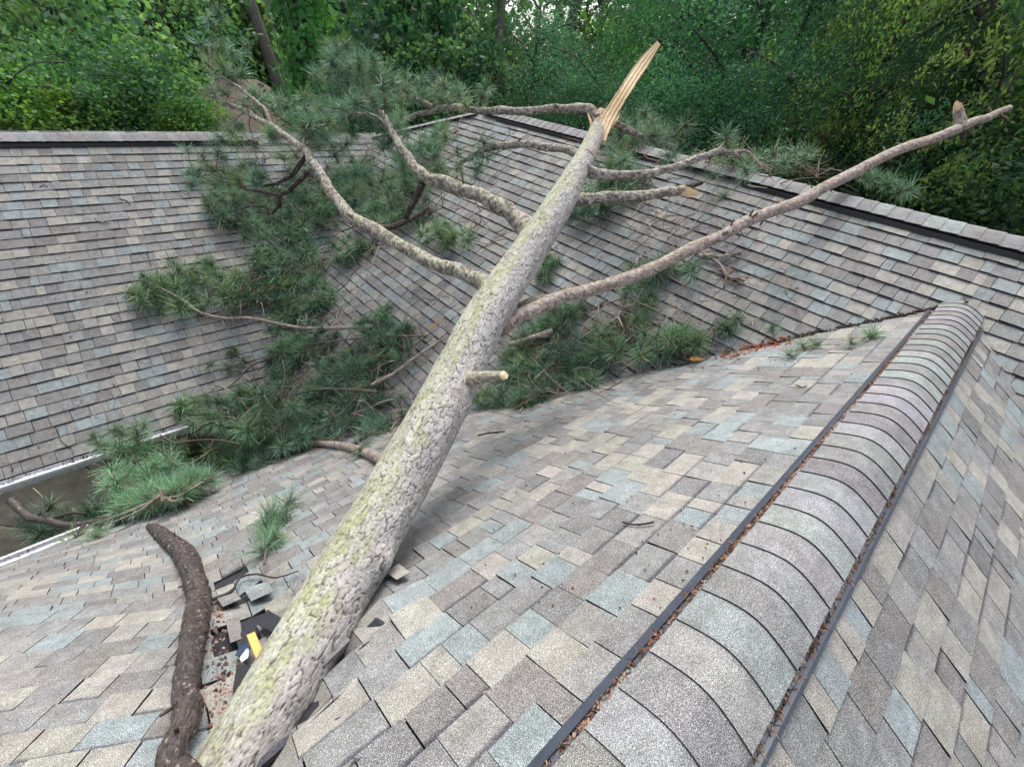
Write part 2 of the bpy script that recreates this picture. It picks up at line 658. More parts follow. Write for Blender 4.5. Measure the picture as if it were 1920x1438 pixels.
def bark_tube(name, pts, rad, cell=(0.045, 0.075), amp=0.010, nth=64, ds=0.008, pal='grey', lichen=0.5,
              parent=None, m='bark', seed=1.0, knots=(), origin=(0, 0, 0)):
    P, R = spline(pts, rad, ds)
    T, A, B_ = frames(P)
    S = np.concatenate([[0], np.cumsum(np.linalg.norm(np.diff(P, axis=0), axis=1))])
    th = np.linspace(0, 2 * math.pi, nth, endpoint=False)
    TH, SS = np.meshgrid(th, S)
    rr = R[:, None]
    nu = max(4, int(round(2 * math.pi * float(R.mean()) / cell[0])))
    U = TH / (2 * math.pi) * nu
    Vv = SS / cell[1]
    wx = vnoise(Vv * 1.3, U * 0.9, seed + 11) - 0.5 + 0.5 * (vnoise(Vv * 3.7, U * 2.9, seed + 13) - 0.5)
    wy = vnoise(Vv * 1.1 + 9, U * 1.2 + 4, seed + 12) - 0.5 + 0.5 * (vnoise(Vv * 3.1, U * 3.4, seed + 14) - 0.5)
    f1, f2, idn = worley(U + 0.62 * wx, Vv + 0.7 * wy, nu, seed)
    cw = 0.025 + 0.15 * vnoise(Vv * 0.9 + 5, U * 0.8, seed + 31) ** 1.5
    e = np.clip((f2 - f1) / cw, 0, 1)
    e = e * e * (3 - 2 * e)
    g1, g2, gid = worley((U + 0.4 * wy) * 2, Vv * 2.3, nu * 2, seed + 5)
    e2 = np.clip((g2 - g1) / 0.25, 0, 1)
    hgt = amp * (e * (0.55 + 0.8 * idn) + 0.12 * e2 * e + 0.9 * (vnoise(Vv * 0.35, U * 0.4, seed + 2) - 0.5))
    dirv = np.cos(TH)[..., None] * A[:, None, :] + np.sin(TH)[..., None] * B_[:, None, :]
    rad2 = rr + hgt - amp * 0.6
    for (s0, t0, ks, kh) in knots:
        dd = ((SS - s0) / ks) ** 2 + ((((TH - t0 + math.pi) % (2 * math.pi)) - math.pi) * rr / ks) ** 2
        rad2 = rad2 + kh * np.exp(-dd)
    V = (P[:, None, :] + dirv * rad2[..., None])
    # colour: plates, cracks, lichen on the side turned to the light
    up = dirv @ np.array([-0.25, 0.75, 0.45])
    side = np.clip(0.5 + 0.62 * up + 0.55 * (vnoise(SS * 9 + 3, U * 0.55, seed + 8) - 0.5) + 0.3 * (vnoise(SS * 40, U * 2, seed + 9) - 0.5), 0, 1)
    if pal == 'grey':
        base = np.array([0.48, 0.46, 0.435])
        alt = np.array([0.31, 0.28, 0.26])
        crack = np.array([0.062, 0.05, 0.045])
    elif pal == 'brown':
        base = np.array([0.44, 0.375, 0.33])
        alt = np.array([0.26, 0.20, 0.17])
        crack = np.array([0.06, 0.042, 0.036])
    elif pal == 'mottled':
        base = np.array([0.46, 0.41, 0.36])
        alt = np.array([0.14, 0.11, 0.095])
        crack = np.array([0.045, 0.035, 0.03])
    else:
        base = np.array([0.10, 0.075, 0.068])
        alt = np.array([0.03, 0.023, 0.022])
        crack = np.array([0.012, 0.01, 0.01])
    k = np.clip(0.65 * idn + 0.35 * gid, 0, 1)[..., None]
    if pal in ('mottled', 'brown'):
        k = np.clip((k - 0.5) * 2.2 + 0.5, 0, 1)
    colr = base * k + alt * (1 - k)
    lich = np.array([0.32, 0.35, 0.145]) * (0.8 + 0.4 * gid[..., None])
    lich2 = np.array([0.45, 0.455, 0.34])
    lf = (0.75 if pal == 'grey' else 0.6) * np.clip((side - (1 - lichen)) / 0.35, 0, 1)[..., None] * (0.45 + 0.55 * (vnoise(SS * 70, U * 4, seed + 21) > 0.35))[..., None]
    colr = colr * (1 - lf) + (lich * (1 - idn[..., None]) + lich2 * idn[..., None]) * lf
    ee = np.clip(0.02 + 0.98 * e * (0.6 + 0.4 * e2), 0, 1)[..., None]
    colr = crack * (1 - ee) + colr * ee  # crack colour paints furrow shade over the naturally darker inner bark
    if pal == 'dark':
        fl = (gid > 0.95)[..., None] * (e2[..., None] > 0.5)
        colr = np.where(fl, np.array([0.24, 0.19, 0.17]) * (0.7 + 0.6 * idn[..., None]), colr)
    m_, n_ = TH.shape
    i = np.arange(m_ - 1)[:, None] * n_
    j = np.arange(n_)[None, :]
    j2 = (j + 1) % n_
    F4 = np.stack([i + j, i + j2, i + n_ + j2, i + n_ + j], -1).reshape(-1, 4)
    V = V.reshape(-1, 3)
    tint = colr.reshape(-1, 3)
    # end caps
    V = np.vstack([V, P[0], P[-1]])
    tint = np.vstack([tint, tint[0], tint[-1]])
    a0, a1 = len(V) - 2, len(V) - 1
    jj = np.arange(n_)
    F3 = np.vstack([np.stack([np.full(n_, a0), (jj + 1) % n_, jj], -1),
                    np.stack([np.full(n_, a1), (m_ - 1) * n_ + jj, (m_ - 1) * n_ + (jj + 1) % n_], -1)])
    me = np_mesh(name, V - np.array(origin), F4, [MAT[m]], tint, True, F3)
    return obj_from(me, name, parent)


# ================================================================== SETTING: ground
def hit_ground(px, py):
    w = ray(px, py)
    return CAM + w * (-H / w[2])


g = link_mesh('ground', [(-150, -150, 0), (300, -150, 0), (300, 300, 0), (-150, 300, 0)], [(0, 1, 2, 3)], [MAT['ground']])
g['kind'] = 'structure'
dv = [hit_ground(-80, 60), hit_ground(115, 150), hit_ground(105, 185), hit_ground(-80, 190)]
d_ = link_mesh('driveway', [(p[0], p[1], 0.004) for p in dv], [(0, 1, 2, 3)], [MAT['drive']])
d_['kind'] = 'structure'

# ================================================================== THE HOUSE
house = empty('house', (xeB, 2.0, 0), 'shingled house whose roofs meet in valleys under the fallen pine', 'house')
HO = np.array([xeB, 2.0, 0])

PAL = [((0.345, 0.322, 0.272), 0.21), ((0.232, 0.285, 0.290), 0.17), ((0.205, 0.205, 0.202), 0.25),
       ((0.180, 0.162, 0.150), 0.15), ((0.265, 0.255, 0.235), 0.15), ((0.140, 0.138, 0.136), 0.05)]
PW = np.cumsum([w for _, w in PAL])


def pick():
    r = random.random() * PW[-1]
    for (c, _), w in zip(PAL, PW):
        if r <= w:
            j = random.uniform(0.90, 1.10)
            return tuple(x * j * random.uniform(0.98, 1.02) for x in c)
    return PAL[0][0]


def clip_poly(poly, cl):
    a, b, c = cl
    out = []
    n = len(poly)
    for i in range(n):
        p, q = poly[i], poly[(i + 1) % n]
        fp = a * p[0] + b * p[1] + c
        fq = a * q[0] + b * q[1] + c
        if fp >= 0:
            out.append(p)
        if (fp >= 0) != (fq >= 0):
            t = fp / (fp - fq)
            out.append((p[0] + (q[0] - p[0]) * t, p[1] + (q[1] - p[1]) * t))
    return out


def line_clip(p, q, inside):
    """half plane a u + b v + c >= 0 bounded by line pq, containing 'inside'"""
    a = q[1] - p[1]
    b = -(q[0] - p[0])
    n = math.hypot(a, b)
    a, b = a / n, b / n
    c = -(a * p[0] + b * p[1])
    if a * inside[0] + b * inside[1] + c < 0:
        a, b, c = -a, -b, -c
    return (a, b, c)


class Slope:
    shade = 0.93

    def __init__(s, O, U, V, clips, urange, vrange, dispf=None, thick=1.0):
        s.O, s.U, s.V = np.array(O, float), np.array(U, float), np.array(V, float)
        s.N = np.cross(s.U, s.V)
        if s.N[2] < 0:
            s.N = -s.N
        s.clips, s.ur, s.vr, s.dispf, s.thick = clips, urange, vrange, dispf, thick

    def P(s, u, v, hh=0.0):
        p = s.O + s.U * u + s.V * v + s.N * hh
        if s.dispf:
            p = p.copy()
            p[2] += s.dispf(p[0], p[1])
        return p

    def uv(s, P):
        d = np.array(P, float) - s.O
        return (d @ s.U, d @ s.V)


class Bilinear(Slope):
    def __init__(s, a, b, c, d, nv, dispf=None):
        # a,b : lower edge left->right ; d,c : upper edge left->right
        s.a, s.b, s.c, s.d = [np.array(x, float) for x in (a, b, c, d)]
        s.Lu = np.linalg.norm(s.b - s.a)
        s.Lv = nv
        s.N = np.cross(s.b - s.a, s.d - s.a)
        s.N /= np.linalg.norm(s.N)
        if s.N[2] < 0:
            s.N = -s.N
        s.clips = []
        s.ur = (0, s.Lu)
        s.vr = (0, nv)
        s.dispf = dispf
        s.thick = 1.0

    def P(s, u, v, hh=0.0):
        fu, fv = u / s.Lu, v / s.Lv
        p = (s.a * (1 - fu) + s.b * fu) * (1 - fv) + (s.d * (1 - fu) + s.c * fu) * fv + s.N * hh
        return p


def build_slope(S, part_label=None, nmax=300, skip=None, view_margin=140, holes=None):
    """lay the shingles; the largest in the picture become objects, the rest one mesh"""
    part = obj_from(None, 'roof_slope', None)
    bpy.data.objects.remove(part)
    # deck: the felt-covered boards below the shingles
    u0, u1 = S.ur
    v0, v1 = S.vr
    cells = []
    step = 0.16 if S.dispf else 1.2
    nu = max(1, int((u1 - u0) / step))
    nv = max(1, int((v1 - v0) / step))
    Vd, Fd = [], []
    for i in range(nu):
        for j in range(nv):
            poly = [(u0 + (u1 - u0) * i / nu, v0 + (v1 - v0) * j / nv), (u0 + (u1 - u0) * (i + 1) / nu, v0 + (v1 - v0) * j / nv),
                    (u0 + (u1 - u0) * (i + 1) / nu, v0 + (v1 - v0) * (j + 1) / nv), (u0 + (u1 - u0) * i / nu, v0 + (v1 - v0) * (j + 1) / nv)]
            for c in S.clips:
                poly = clip_poly(poly, c)
                if len(poly) < 3:
                    break
            if len(poly) < 3:
                continue
            b = len(Vd)
            Vd += [S.P(p[0], p[1], -0.015) - HO for p in poly]
            Fd.append(tuple(range(b, b + len(poly))))
    deck = link_mesh('roof_slope', Vd, Fd, [MAT['felt']], house)
    if part_label:
        deck['label'] = part_label
    items = []
    row = 0
    v = v0
    pit = 0
    while v < v1 - 0.01:
        u = u0 - random.random() * 0.2
        nextc = pick()
        while u < u1:
            wdt = random.choice([0.085, 0.12, 0.14, 0.165, 0.19, 0.22, 0.15, 0.17])
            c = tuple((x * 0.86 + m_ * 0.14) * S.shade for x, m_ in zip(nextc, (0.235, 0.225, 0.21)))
            nextc = pick()
            tab = (random.random() < 0.5)
            ub = min(u + wdt, u1 + 0.001)
            gap = 0.0012 if random.random() < 0.6 else 0.003
            poly = [(u + gap, v + random.uniform(-0.002, 0.002)), (ub - gap, v + random.uniform(-0.002, 0.002)), (ub - gap, v + EXPO + 0.012), (u + gap, v + EXPO + 0.012)]
            uc = (u + ub) / 2
            u = ub
            okp = poly
            for cc in S.clips:
                okp = clip_poly(okp, cc)
                if len(okp) < 3:
                    break
            if len(okp) < 3:
                continue
            ar = 0.0
            for i in range(len(okp)):
                x1, y1 = okp[i]
                x2, y2 = okp[(i + 1) % len(okp)]
                ar += x1 * y2 - x2 * y1
            if abs(ar) / 2 < 0.0006:
                continue
            ctr = S.P(uc, v + EXPO / 2)
            px, py, dep = project(ctr)
            if dep < 0.1 or px < -view_margin * 2 or px > 1920 + view_margin * 2 or py > 1438 + view_margin * 2:
                vis = 0.0
            else:
                vis = 1.0
            if holes and holes(px, py, random.random()):
                continue
            if vis == 0.0 and dep < 0.1 and False:
                continue
            hb = (0.0125 if tab else 0.0075) * S.thick + random.uniform(-0.0008, 0.0012)
            ht = 0.0022
            lift = 0.0
            if holes is not None and 690 < px < 800 and 960 < py < 1250 and random.random() < 0.25:
                lift = random.uniform(0.004, 0.015)
            V, F, uvs = [], [], []
            n = len(okp)
            for (a, b) in okp:
                f = (b - v) / EXPO
                V.append(S.P(a, b, hb * (1 - f) + ht * f + lift * (1 - f)) - HO)
                uvs.append((a, max(0.0, EXPO - (b - v))))
            for (a, b) in okp:
                f = (b - v) / EXPO
                V.append(S.P(a, b, -0.012) - HO)
                uvs.append((a, 1.0))
            F.append(tuple(range(n)))
            mi = [0]
            for i in range(n):
                j = (i + 1) % n
                F.append((i, n + i, n + j, j))
                mi.append(1)
            area_px = 0
            pp = [project(np.array(q) + HO) for q in V[:n]]
            if vis and all(q[2] > 0.1 for q in pp):
                s_ = 0
                for i in range(n):
                    s_ += pp[i][0] * pp[(i + 1) % n][1] - pp[(i + 1) % n][0] * pp[i][1]
                area_px = abs(s_) / 2
                if px < -10 or px > 1930 or py > 1450 or py < -10:
                    area_px *= 0.05
            items.append((area_px, V, F, uvs, mi, (*c, 0.0 if tab else (1.0 if random.random() < 0.75 else 0.0))))
        v += EXPO
        row += 1
    items.sort(key=lambda t: -t[0])
    for it in items[:nmax]:
        link_mesh('shingle', it[1], it[2], [MAT['shingle'], MAT['edge']], deck, tint=np.array(it[5]), uv=it[3], mi=it[4])
    rest = items[nmax:]
    if rest:
        V, F, uvs, mi, tint = [], [], [], [], []
        for it in rest:
            b = len(V)
            V += it[1]
            F += [tuple(b + i for i in f) for f in it[2]]
            uvs += it[3]
            mi += it[4]
            tint += [it[5]] * len(it[1])
        o = link_mesh('shingle_field', V, F, [MAT['shingle'], MAT['edge']], deck, tint=np.array(tint), uv=uvs, mi=mi)
        o['kind'] = 'stuff'
    return deck


def pln_line(z, ka, kb):
    """point at height z on the valley of two planes (one in y, one in x)"""
    x = (z - PLN['B'][1]) / tB
    if ka == 'A':
        y = (PLN['A'][1] - z) / tA
    elif ka == 'R':
        y = (z - PLN['R'][1]) / tA
    else:
        y = (z - PLN['C'][1]) / tC
    return np.array([x, y, z])


cA, sA = math.cos(pA), math.sin(pA)
cB, sB = math.cos(pB), math.sin(pB)
cC, sC = math.cos(pC), math.sin(pC)
XB = xRB

# front-left slope (the trunk lies on it)
SA = Slope((-4, yeA, zE), (1, 0, 0), (0, -cA, sA), [], (0, xRB + 4), (0, (yeA - yc) / cA), disp_A)
vA = [SA.uv(pln_line(z, 'A', 'B')) for z in (zE, zs + 0.07)]
SA.clips.append(line_clip(vA[0], vA[1], (3.0, vA[1][1] - 0.5)))
q1, q2 = SA.uv(P1), SA.uv(P2)
# left edge: the valley under the dark branch, and straight down to the eave beyond it
SA.clips.append((1.0, 0.0, -(min(q1[0], q2[0]) - 0.02)))
SA.vr = (0, (yeA - yl) / cA + 0.02)
SA.ur = (min(q1[0], q2[0]) - 0.02, vA[0][0] + 0.1 if vA[0][0] > vA[1][0] else vA[1][0] + 0.1)


def holes_A(px, py, r):
    # torn-open strip beside the trunk
    if 425 < px < 500 and 1165 < py < 1255 and px < 425 + (1255 - py) * 0.9 + 20:
        return True
    if 395 < px < 470 and 1080 < py < 1125:
        return r < 0.35
    return False


build_slope(SA, holes=holes_A)

# right front slope
SR = Slope((0, yr - 2.6 * cA, zs - 2.6 * sA), (1, 0, 0), (0, cA, sA), [], (-0.3, 7.0), (0.0, 2.6 + 0.02), None)
SR.vr = (2.6 - EXPO * 18, 2.62)
vR = [SR.uv(pln_line(z, 'R', 'B')) for z in (zs - 1.2, zs + 0.05)]
SR.clips.append(line_clip(vR[0], vR[1], (1.0, 1.5)))
build_slope(SR)

# slope D, rising to the lower left corner, and its far side D2
dlev = (P0 - P1)
dlev[2] = 0
dlev /= np.linalg.norm(dlev)
nD = np.cross(P2 - P1, P0 - P1)
nD /= np.linalg.norm(nD)
if nD[2] < 0:
    nD = -nD
vD = np.cross(nD, dlev)
if vD[2] < 0:
    vD = -vD
SD = Slope(P1, dlev, vD, [], (-1.6, 2.2), (0, 1.7), None)
SD.clips.append(line_clip(SD.uv(P1), SD.uv(P2), (1.0, 0.6)))
build_slope(SD, nmax=140)
xr_ = min(P1[0], P2[0]) - 0.02
eaveR = np.array([xr_, yeA, zE])
eaveL = np.array([-2.6, yeA, zE])
topR = np.array([xr_, P1[1] + (xr_ - P1[0]) / dlev[0] * dlev[1] if abs(dlev[0]) > 1e-3 else P1[1], P1[2]])
topL = P1 + dlev * ((-2.4 - P1[0]) / dlev[0])
topL[1] = min(topL[1], yeA - 0.45)
S2 = Bilinear(eaveL, eaveR, P1 + np.array([xr_ - P1[0], 0, 0]), topL, EXPO * 22)
build_slope(S2, nmax=120)

# back slope, left of the front ridge
hipT = hit(900, 212, 'B')
hipB = pln_line(RCZ, 'C', 'B')
xRBl = (hipT[2] - PLN['B'][1]) / tB
SB = Slope((xeB, yeA, zE), (0, 1, 0), (cB, 0, sB), [], (-7, 5.5), (0, (xRB - xeB) / cB), None, 1.55)
SB.clips.append((1.0, 0.0, -SB.uv((0, yc, 0))[0]))
a_, b_ = SB.uv(pln_line(zE, 'A', 'B')), SB.uv(pln_line(zs + 0.07, 'A', 'B'))
SB.clips.append(line_clip(a_, b_, (a_[0] + 0.2, 3.0)))
a_, b_ = SB.uv(pln_line(zE, 'C', 'B')), SB.uv(pln_line(RCZ, 'C', 'B'))
SB.clips.append(line_clip(a_, b_, (0.0, 3.0)))
a_, b_ = SB.uv(hipT), SB.uv(hipB)
SB.clips.append(line_clip(a_, b_, (0.0, 1.0)))
SB.ur = (SB.uv((0, yc, 0))[0], 6.0)
SB.shade = SB2_shade = 0.84  # darker shingle colour paints in the weaker light on this slope
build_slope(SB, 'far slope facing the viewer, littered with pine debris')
SB2 = Slope((xeB, yeA, zE), (0, 1, 0), (cB, 0, sB), [], (-9.5, 0), (0, (xRB - xeB) / cB), None, 1.55)
SB2.ur = (-yeA - 4.2, SB2.uv((0, yc, 0))[0])
a_, b_ = SB2.uv(pln_line(zs - 1.5, 'R', 'B')), SB2.uv(pln_line(zs + 0.07, 'R', 'B'))
SB2.clips.append(line_clip(a_, b_, (b_[0] - 0.5, b_[1] + 0.5)))
SB2.shade = 0.84  # same painted-in dimming on the right half
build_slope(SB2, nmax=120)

# left slope
SC = Slope((-5, yce, zE), (1, 0, 0), (0, cC, sC), [], (1.5, 13), (0, (yRC - yce) / cC), None, 1.4)
a_, b_ = SC.uv(pln_line(zE, 'C', 'B')), SC.uv(pln_line(RCZ, 'C', 'B'))
SC.clips.append(line_clip(a_, b_, (3.0, 1.0)))
SC.ur = (1.8, b_[0] + 0.1)
SC.shade = SB.shade = 0.84  # shade on the left slope is put into its shingle colour too
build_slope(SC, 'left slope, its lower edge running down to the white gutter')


# back sides of the ridges (seen only from other places)
def back_side(poly):
    o = link_mesh('roof_back', [np.array(p) - HO for p in poly], [tuple(range(len(poly)))], [MAT['nroof']], house)
    return o


back_side([(-3.2, yRC, RCZ), (hipB[0], yRC, RCZ), (hipB[0], yRC + 3.5, RCZ - 3.5 * tC), (-3.2, yRC + 3.5, RCZ - 3.5 * tC)])
back_side([(xRB, hipT[1], RBZ), (xRB, -4.3, RBZ), (xRB + 3.5, -4.3, RBZ - 3.5 * tB), (xRB + 3.5, hipT[1], RBZ - 3.5 * tB)])
back_side([hipT, hipB, (hipB[0], hipB[1] + 2.6, hipB[2] - 2.4), (xRB + 3.5, hipT[1], RBZ - 3.5 * tB)])


# ------------------------------------------------------------------ ridge caps
def ridge_caps(p0, p1, side, drop_t, w, rnd, lift, n0=0, expo=EXPO, up_rise=0.0, nseg=12, flip=False, dark_bias=0.3):
    p0, p1 = np.array(p0, float), np.array(p1, float)
    Lr = np.linalg.norm(p1 - p0)
    d = (p1 - p0) / Lr
    side = np.array(side, float)
    n = int(Lr / expo)
    ys = np.linspace(-w / 2, w / 2, nseg)
    zf = -(np.sqrt(ys ** 2 + rnd ** 2) - rnd) * drop_t + lift
    pal = [(0.238, 0.245, 0.243), (0.195, 0.178, 0.175), (0.215, 0.218, 0.216), (0.255, 0.262, 0.262), (0.20, 0.197, 0.192), (0.175, 0.168, 0.165)]
    wl_ = 0
    for k in range(n):
        s0 = k * expo
        s1 = s0 + expo + 0.02
        hi, lo = 0.0105, 0.003
        j = random.uniform(-0.004, 0.004)
        V, F, uvs = [], [], []
        for (s, hh) in ((s0 + j, hi), (s1, lo)):
            for y, z in zip(ys, zf):
                V.append(p0 + d * s + side * y + np.array([0, 0, z + hh]) - HO)
                uvs.append((y, 0.5))
        for (s, hh) in ((s0 + j, hi - 0.009), (s1, lo - 0.009)):
            for y, z in zip(ys, zf):
                V.append(p0 + d * s + side * y + np.array([0, 0, z + hh]) - HO)
                uvs.append((y, 0.5))
        m = nseg
        mi = []
        for i in range(m - 1):
            F.append((i, i + 1, m + i + 1, m + i))
            mi.append(0)
        for i in range(m - 1):
            F.append((i, 2 * m + i, 2 * m + i + 1, i + 1))
            mi.append(1)
        F.append((0, m, 3 * m, 2 * m))
        mi.append(1)
        F.append((m - 1, 3 * m - 1, 4 * m - 1, 2 * m - 1))
        mi.append(1)
        c = random.choice(pal)
        c = tuple(x * random.uniform(0.93, 1.07) for x in c)
        o = link_mesh('ridge_cap', V, F, [MAT['shingle'], MAT['edge']], house, tint=np.array((*c, 0.0)), uv=uvs, mi=mi)


crest = zs + (yl - yc) * tA
Q = np.array([(crest - PLN['B'][1]) / tB, yc, crest])
ridge_caps((0.05, yc, crest), (Q[0] + 0.02, yc, crest), (0, 1, 0), tA * 1.02, 0.300, 0.085, 0.006, nseg=16)
# back ridge: vent runs in two pieces, the caps go on between them
ridge_caps((xRB, -4.3, RBZ), (xRB, hipT[1] - 0.05, RBZ), (-1, 0, 0), tB, 0.32, 0.05, 0.045)
ridge_caps((-3.2, yRC, RCZ), (hit(480, 250, 'C')[0], yRC, RCZ), (0, -1, 0), tC, 0.32, 0.05, 0.045)
ridge_caps((hit(480, 250, 'C')[0] + 0.02, yRC, RCZ), (hipB[0], yRC, RCZ), (0, -1, 0), tC, 0.3, 0.05, -0.012)
# hip caps
ridge_caps(hipB + np.array([0.02, 0, 0.02]), hipT + np.array([0, 0, 0.02]), tuple(np.cross((hipT - hipB) / np.linalg.norm(hipT - hipB), (0, 0, 1.0))), 0.45, 0.26, 0.05, 0.01)


def vent_edge(x0, x1, kind):
    mb = MB()
    if kind == 'B':
        sx = xRB - 0.150
        z = zpl('B', sx, 0)
        mb.prism([np.array(q) for q in ((0.0, 0, -0.0), (-0.022, 0, 0.003), (-0.018, 0, 0.045), (0.03, 0, 0.068))], (sx, x0, z), (sx, x1, z))
    else:
        sy = yRC - 0.150
        z = zpl('C', 0, sy)
        mb.prism([np.array(q) for q in ((0, 0.0, 0), (0, -0.022, 0.003), (0, -0.018, 0.045), (0, 0.03, 0.068))], (x0, sy, z), (x1, sy, z))
    return mb.build('ridge_vent', MAT['vent'], house, HO)


vent_edge(hit(1405, 335, 'B')[1], -4.3, 'B')
vent_edge(hit(945, 215, 'B')[1], hit(1255, 290, 'B')[1], 'B')
vent_edge(-3.2, hit(474, 250, 'C')[0], 'C')

# the two vent rails of the front ridge
for yy, sg in ((yl, 1), (yr, -1)):
    mb = MB()
    zz = zs
    prof = [np.array((0, -0.011 * sg, 0.0)), np.array((0, 0.014 * sg, -0.004)), np.array((0, 0.013 * sg, 0.012)), np.array((0, 0.002 * sg, 0.020)), np.array((0, -0.010 * sg, 0.018))]
    x_end = (zs - PLN['B'][1]) / tB - 0.05
    n = 24
    for i in range(n):
        a = 0.02 + (x_end - 0.02) * i / n
        b = 0.02 + (x_end - 0.02) * (i + 1) / n
        j0 = 0.004 * math.sin(i * 1.7)
        j1 = 0.004 * math.sin((i + 1) * 1.7)
        mb.prism(prof, (a, yy + 0.008 * sg, zz + j0 * 0.4), (b, yy + 0.008 * sg, zz + j1 * 0.4))
    mb.build('vent_rail', MAT['rail'], house, HO)


# ------------------------------------------------------------------ gutters, walls
def gutter(x0, x1, y, sgn, z, name='gutter'):
    mb = MB()
    w, d_g, t = 0.125, 0.10, 0.006
    o = sgn
    prof = [(0, 0), (0, -d_g), (o * w * 0.75, -d_g), (o * w, -0.02), (o * w, 0.012), (o * (w - 0.022), 0.012), (o * (w - 0.022), 0.004),
            (o * (w - t), 0.004), (o * (w - t) * 0.98, -0.028), (o * t, -0.028), (o * t, 0)]
    mb.prism([np.array((0, a, b)) for a, b in prof], (x0, y, z), (x1, y, z))
    g_ = mb.build(name, MAT['gutter'], house, HO)
    mb = MB()
    mb.box(((x0 + x1) / 2, y - sgn * 0.012, z - 0.075), (x1 - x0, 0, 0), (0, 0.018, 0), (0, 0, 0.16))
    mb.build('fascia', MAT['fascia'], house, HO)
    return g_


xg = hit(455, 765, 'C')[0]
gutter(-3.2, xeB + 0.1, yce, -1, zE - 0.012)
gutter(-3.2, xeB + 0.1, yeA, 1, zE - 0.012)


def wall_panel(poly, name='wall'):
    return link_mesh(name, [np.array(p) - HO for p in poly], [tuple(range(len(poly)))], [MAT['wall']], house)


def wall_box(x0, x1, y0, y1, z0, z1, name='wall'):
    mb = MB()
    mb.box(((x0 + x1) / 2, (y0 + y1) / 2, (z0 + z1) / 2), (x1 - x0, 0, 0), (0, y1 - y0, 0), (0, 0, z1 - z0))
    return mb.build(name, MAT['wall'], house, HO)


xw = hit(185, 855, 'C')[0]
wall_box(-3.2, xw, yce + 0.06, yce + 0.18, 0.0, zE - 0.02)
wall_box(xw - 0.12, xw, yce + 0.18, yce + 1.9, 0.0, zE - 0.02)
wall_box(xw, xeB + 0.6, yce + 1.9, yce + 2.02, 0.0, zE + 0.6)
wall_box(-3.2, xeB + 0.6, yeA - 0.42, yeA - 0.30, 0.0, zE - 0.02)
wall_box(xeB + 0.3, xeB + 0.42, yeA - 0.30, yce + 0.30, 0.0, zE - 0.02)
# soffits
mb = MB()
mb.quad((-3.2, yce + 0.01, zE - 0.13), (xeB + 0.3, yce + 0.01, zE - 0.13), (xeB + 0.3, yce + 0.30, zE - 0.13), (-3.2, yce + 0.30, zE - 0.13))
mb.quad((-3.2, yeA - 0.30, zE - 0.13), (xeB + 0.3, yeA - 0.30, zE - 0.13), (xeB + 0.3, yeA - 0.01, zE - 0.13), (-3.2, yeA - 0.01, zE - 0.13))
mb.build('soffit', MAT['wall'], house, HO)
# outer walls that close the building
wall_box(-3.2, hipB[0] + 1.5, yRC + 3.1, yRC + 3.2, 0.0, RCZ - 3.3 * tC)
wall_box(xRB + 3.1, xRB + 3.2, -4.3, hipT[1] + 2, 0.0, RBZ - 3.3 * tB)

# ------------------------------------------------------------------ break in the roof: board, membrane, torn felt
mb = MB()


def bar(mb, a, b, w, t, up=(0, 0, 1)):
    a, b = np.array(a, float), np.array(b, float)
    d = b - a
    L = np.linalg.norm(d)
    s = np.cross(d / L, up)
    s /= np.linalg.norm(s)
    n = np.cross(s, d / L)
    mb.box((a + b) / 2, d, s * w, n * t)


pa_, pb_ = hit(473, 1196, 'A'), hit(494, 1248, 'A')
bar(mb, pa_ + [0, 0, 0.02], pb_ + [0, 0, -0.005], 0.030, 0.026, (0.2, 0.4, 1))
ob = mb.build('splintered_board', MAT['orange'], None, pb_)
ob.location = tuple(pb_)
tag(ob, 'bright orange split board end sticking out of the torn roof beside the trunk', 'board')


def patch(name, pxs, m, lift, label, cat, crumple=0.006, thick=0.003, tint=None):
    pts = [hit(a, b, 'A') + np.array([0, 0, lift + random.uniform(-crumple, crumple) + disp_A(*hit(a, b, 'A')[:2]) * 0.6]) for a, b in pxs]
    c = sum(pts) / len(pts)
    V = [p - c for p in pts] + [p - c - np.array([0, 0, thick]) for p in pts]
    n = len(pts)
    F = [tuple(range(n)), tuple(range(n, 2 * n))[::-1]] + [(i, n + i, n + (i + 1) % n, (i + 1) % n) for i in range(n)]
    o = link_mesh(name, V, F, [m], tint=None if tint is None else np.array((*tint, 0.0)), uv=[(0, 0.5)] * len(V))
    o.location = tuple(c)
    return tag(o, label, cat)


patch('torn_felt', [(440, 1195), (452, 1165), (470, 1150), (478, 1180), (462, 1200), (446, 1215)], MAT['felt'], 0.020, 'black torn roofing felt curled above the orange board', 'roofing felt')
patch('torn_membrane', [(438, 1225), (448, 1205), (464, 1196), (466, 1206), (452, 1222)], MAT['blue'], 0.022, 'dark blue torn membrane left of the orange board', 'membrane')
patch('torn_membrane', [(447, 1230), (462, 1206), (464, 1214), (462, 1226), (450, 1236)], MAT['insul'], 0.026, 'small white torn scrap lying under the orange board end', 'membrane')
patch('loose_shingle', [(478, 1165), (512, 1180), (530, 1155), (500, 1138)], MAT['felt'], 0.03, 'dark loose shingle above the orange board, against the trunk', 'shingle', 0.004, 0.005)
patch('loose_shingle', [(432, 1290), (440, 1240), (474, 1236), (470, 1285)], MAT['edge'], 0.015, 'dark shingle below the white scrap, left of the trunk', 'shingle', 0.004, 0.005)

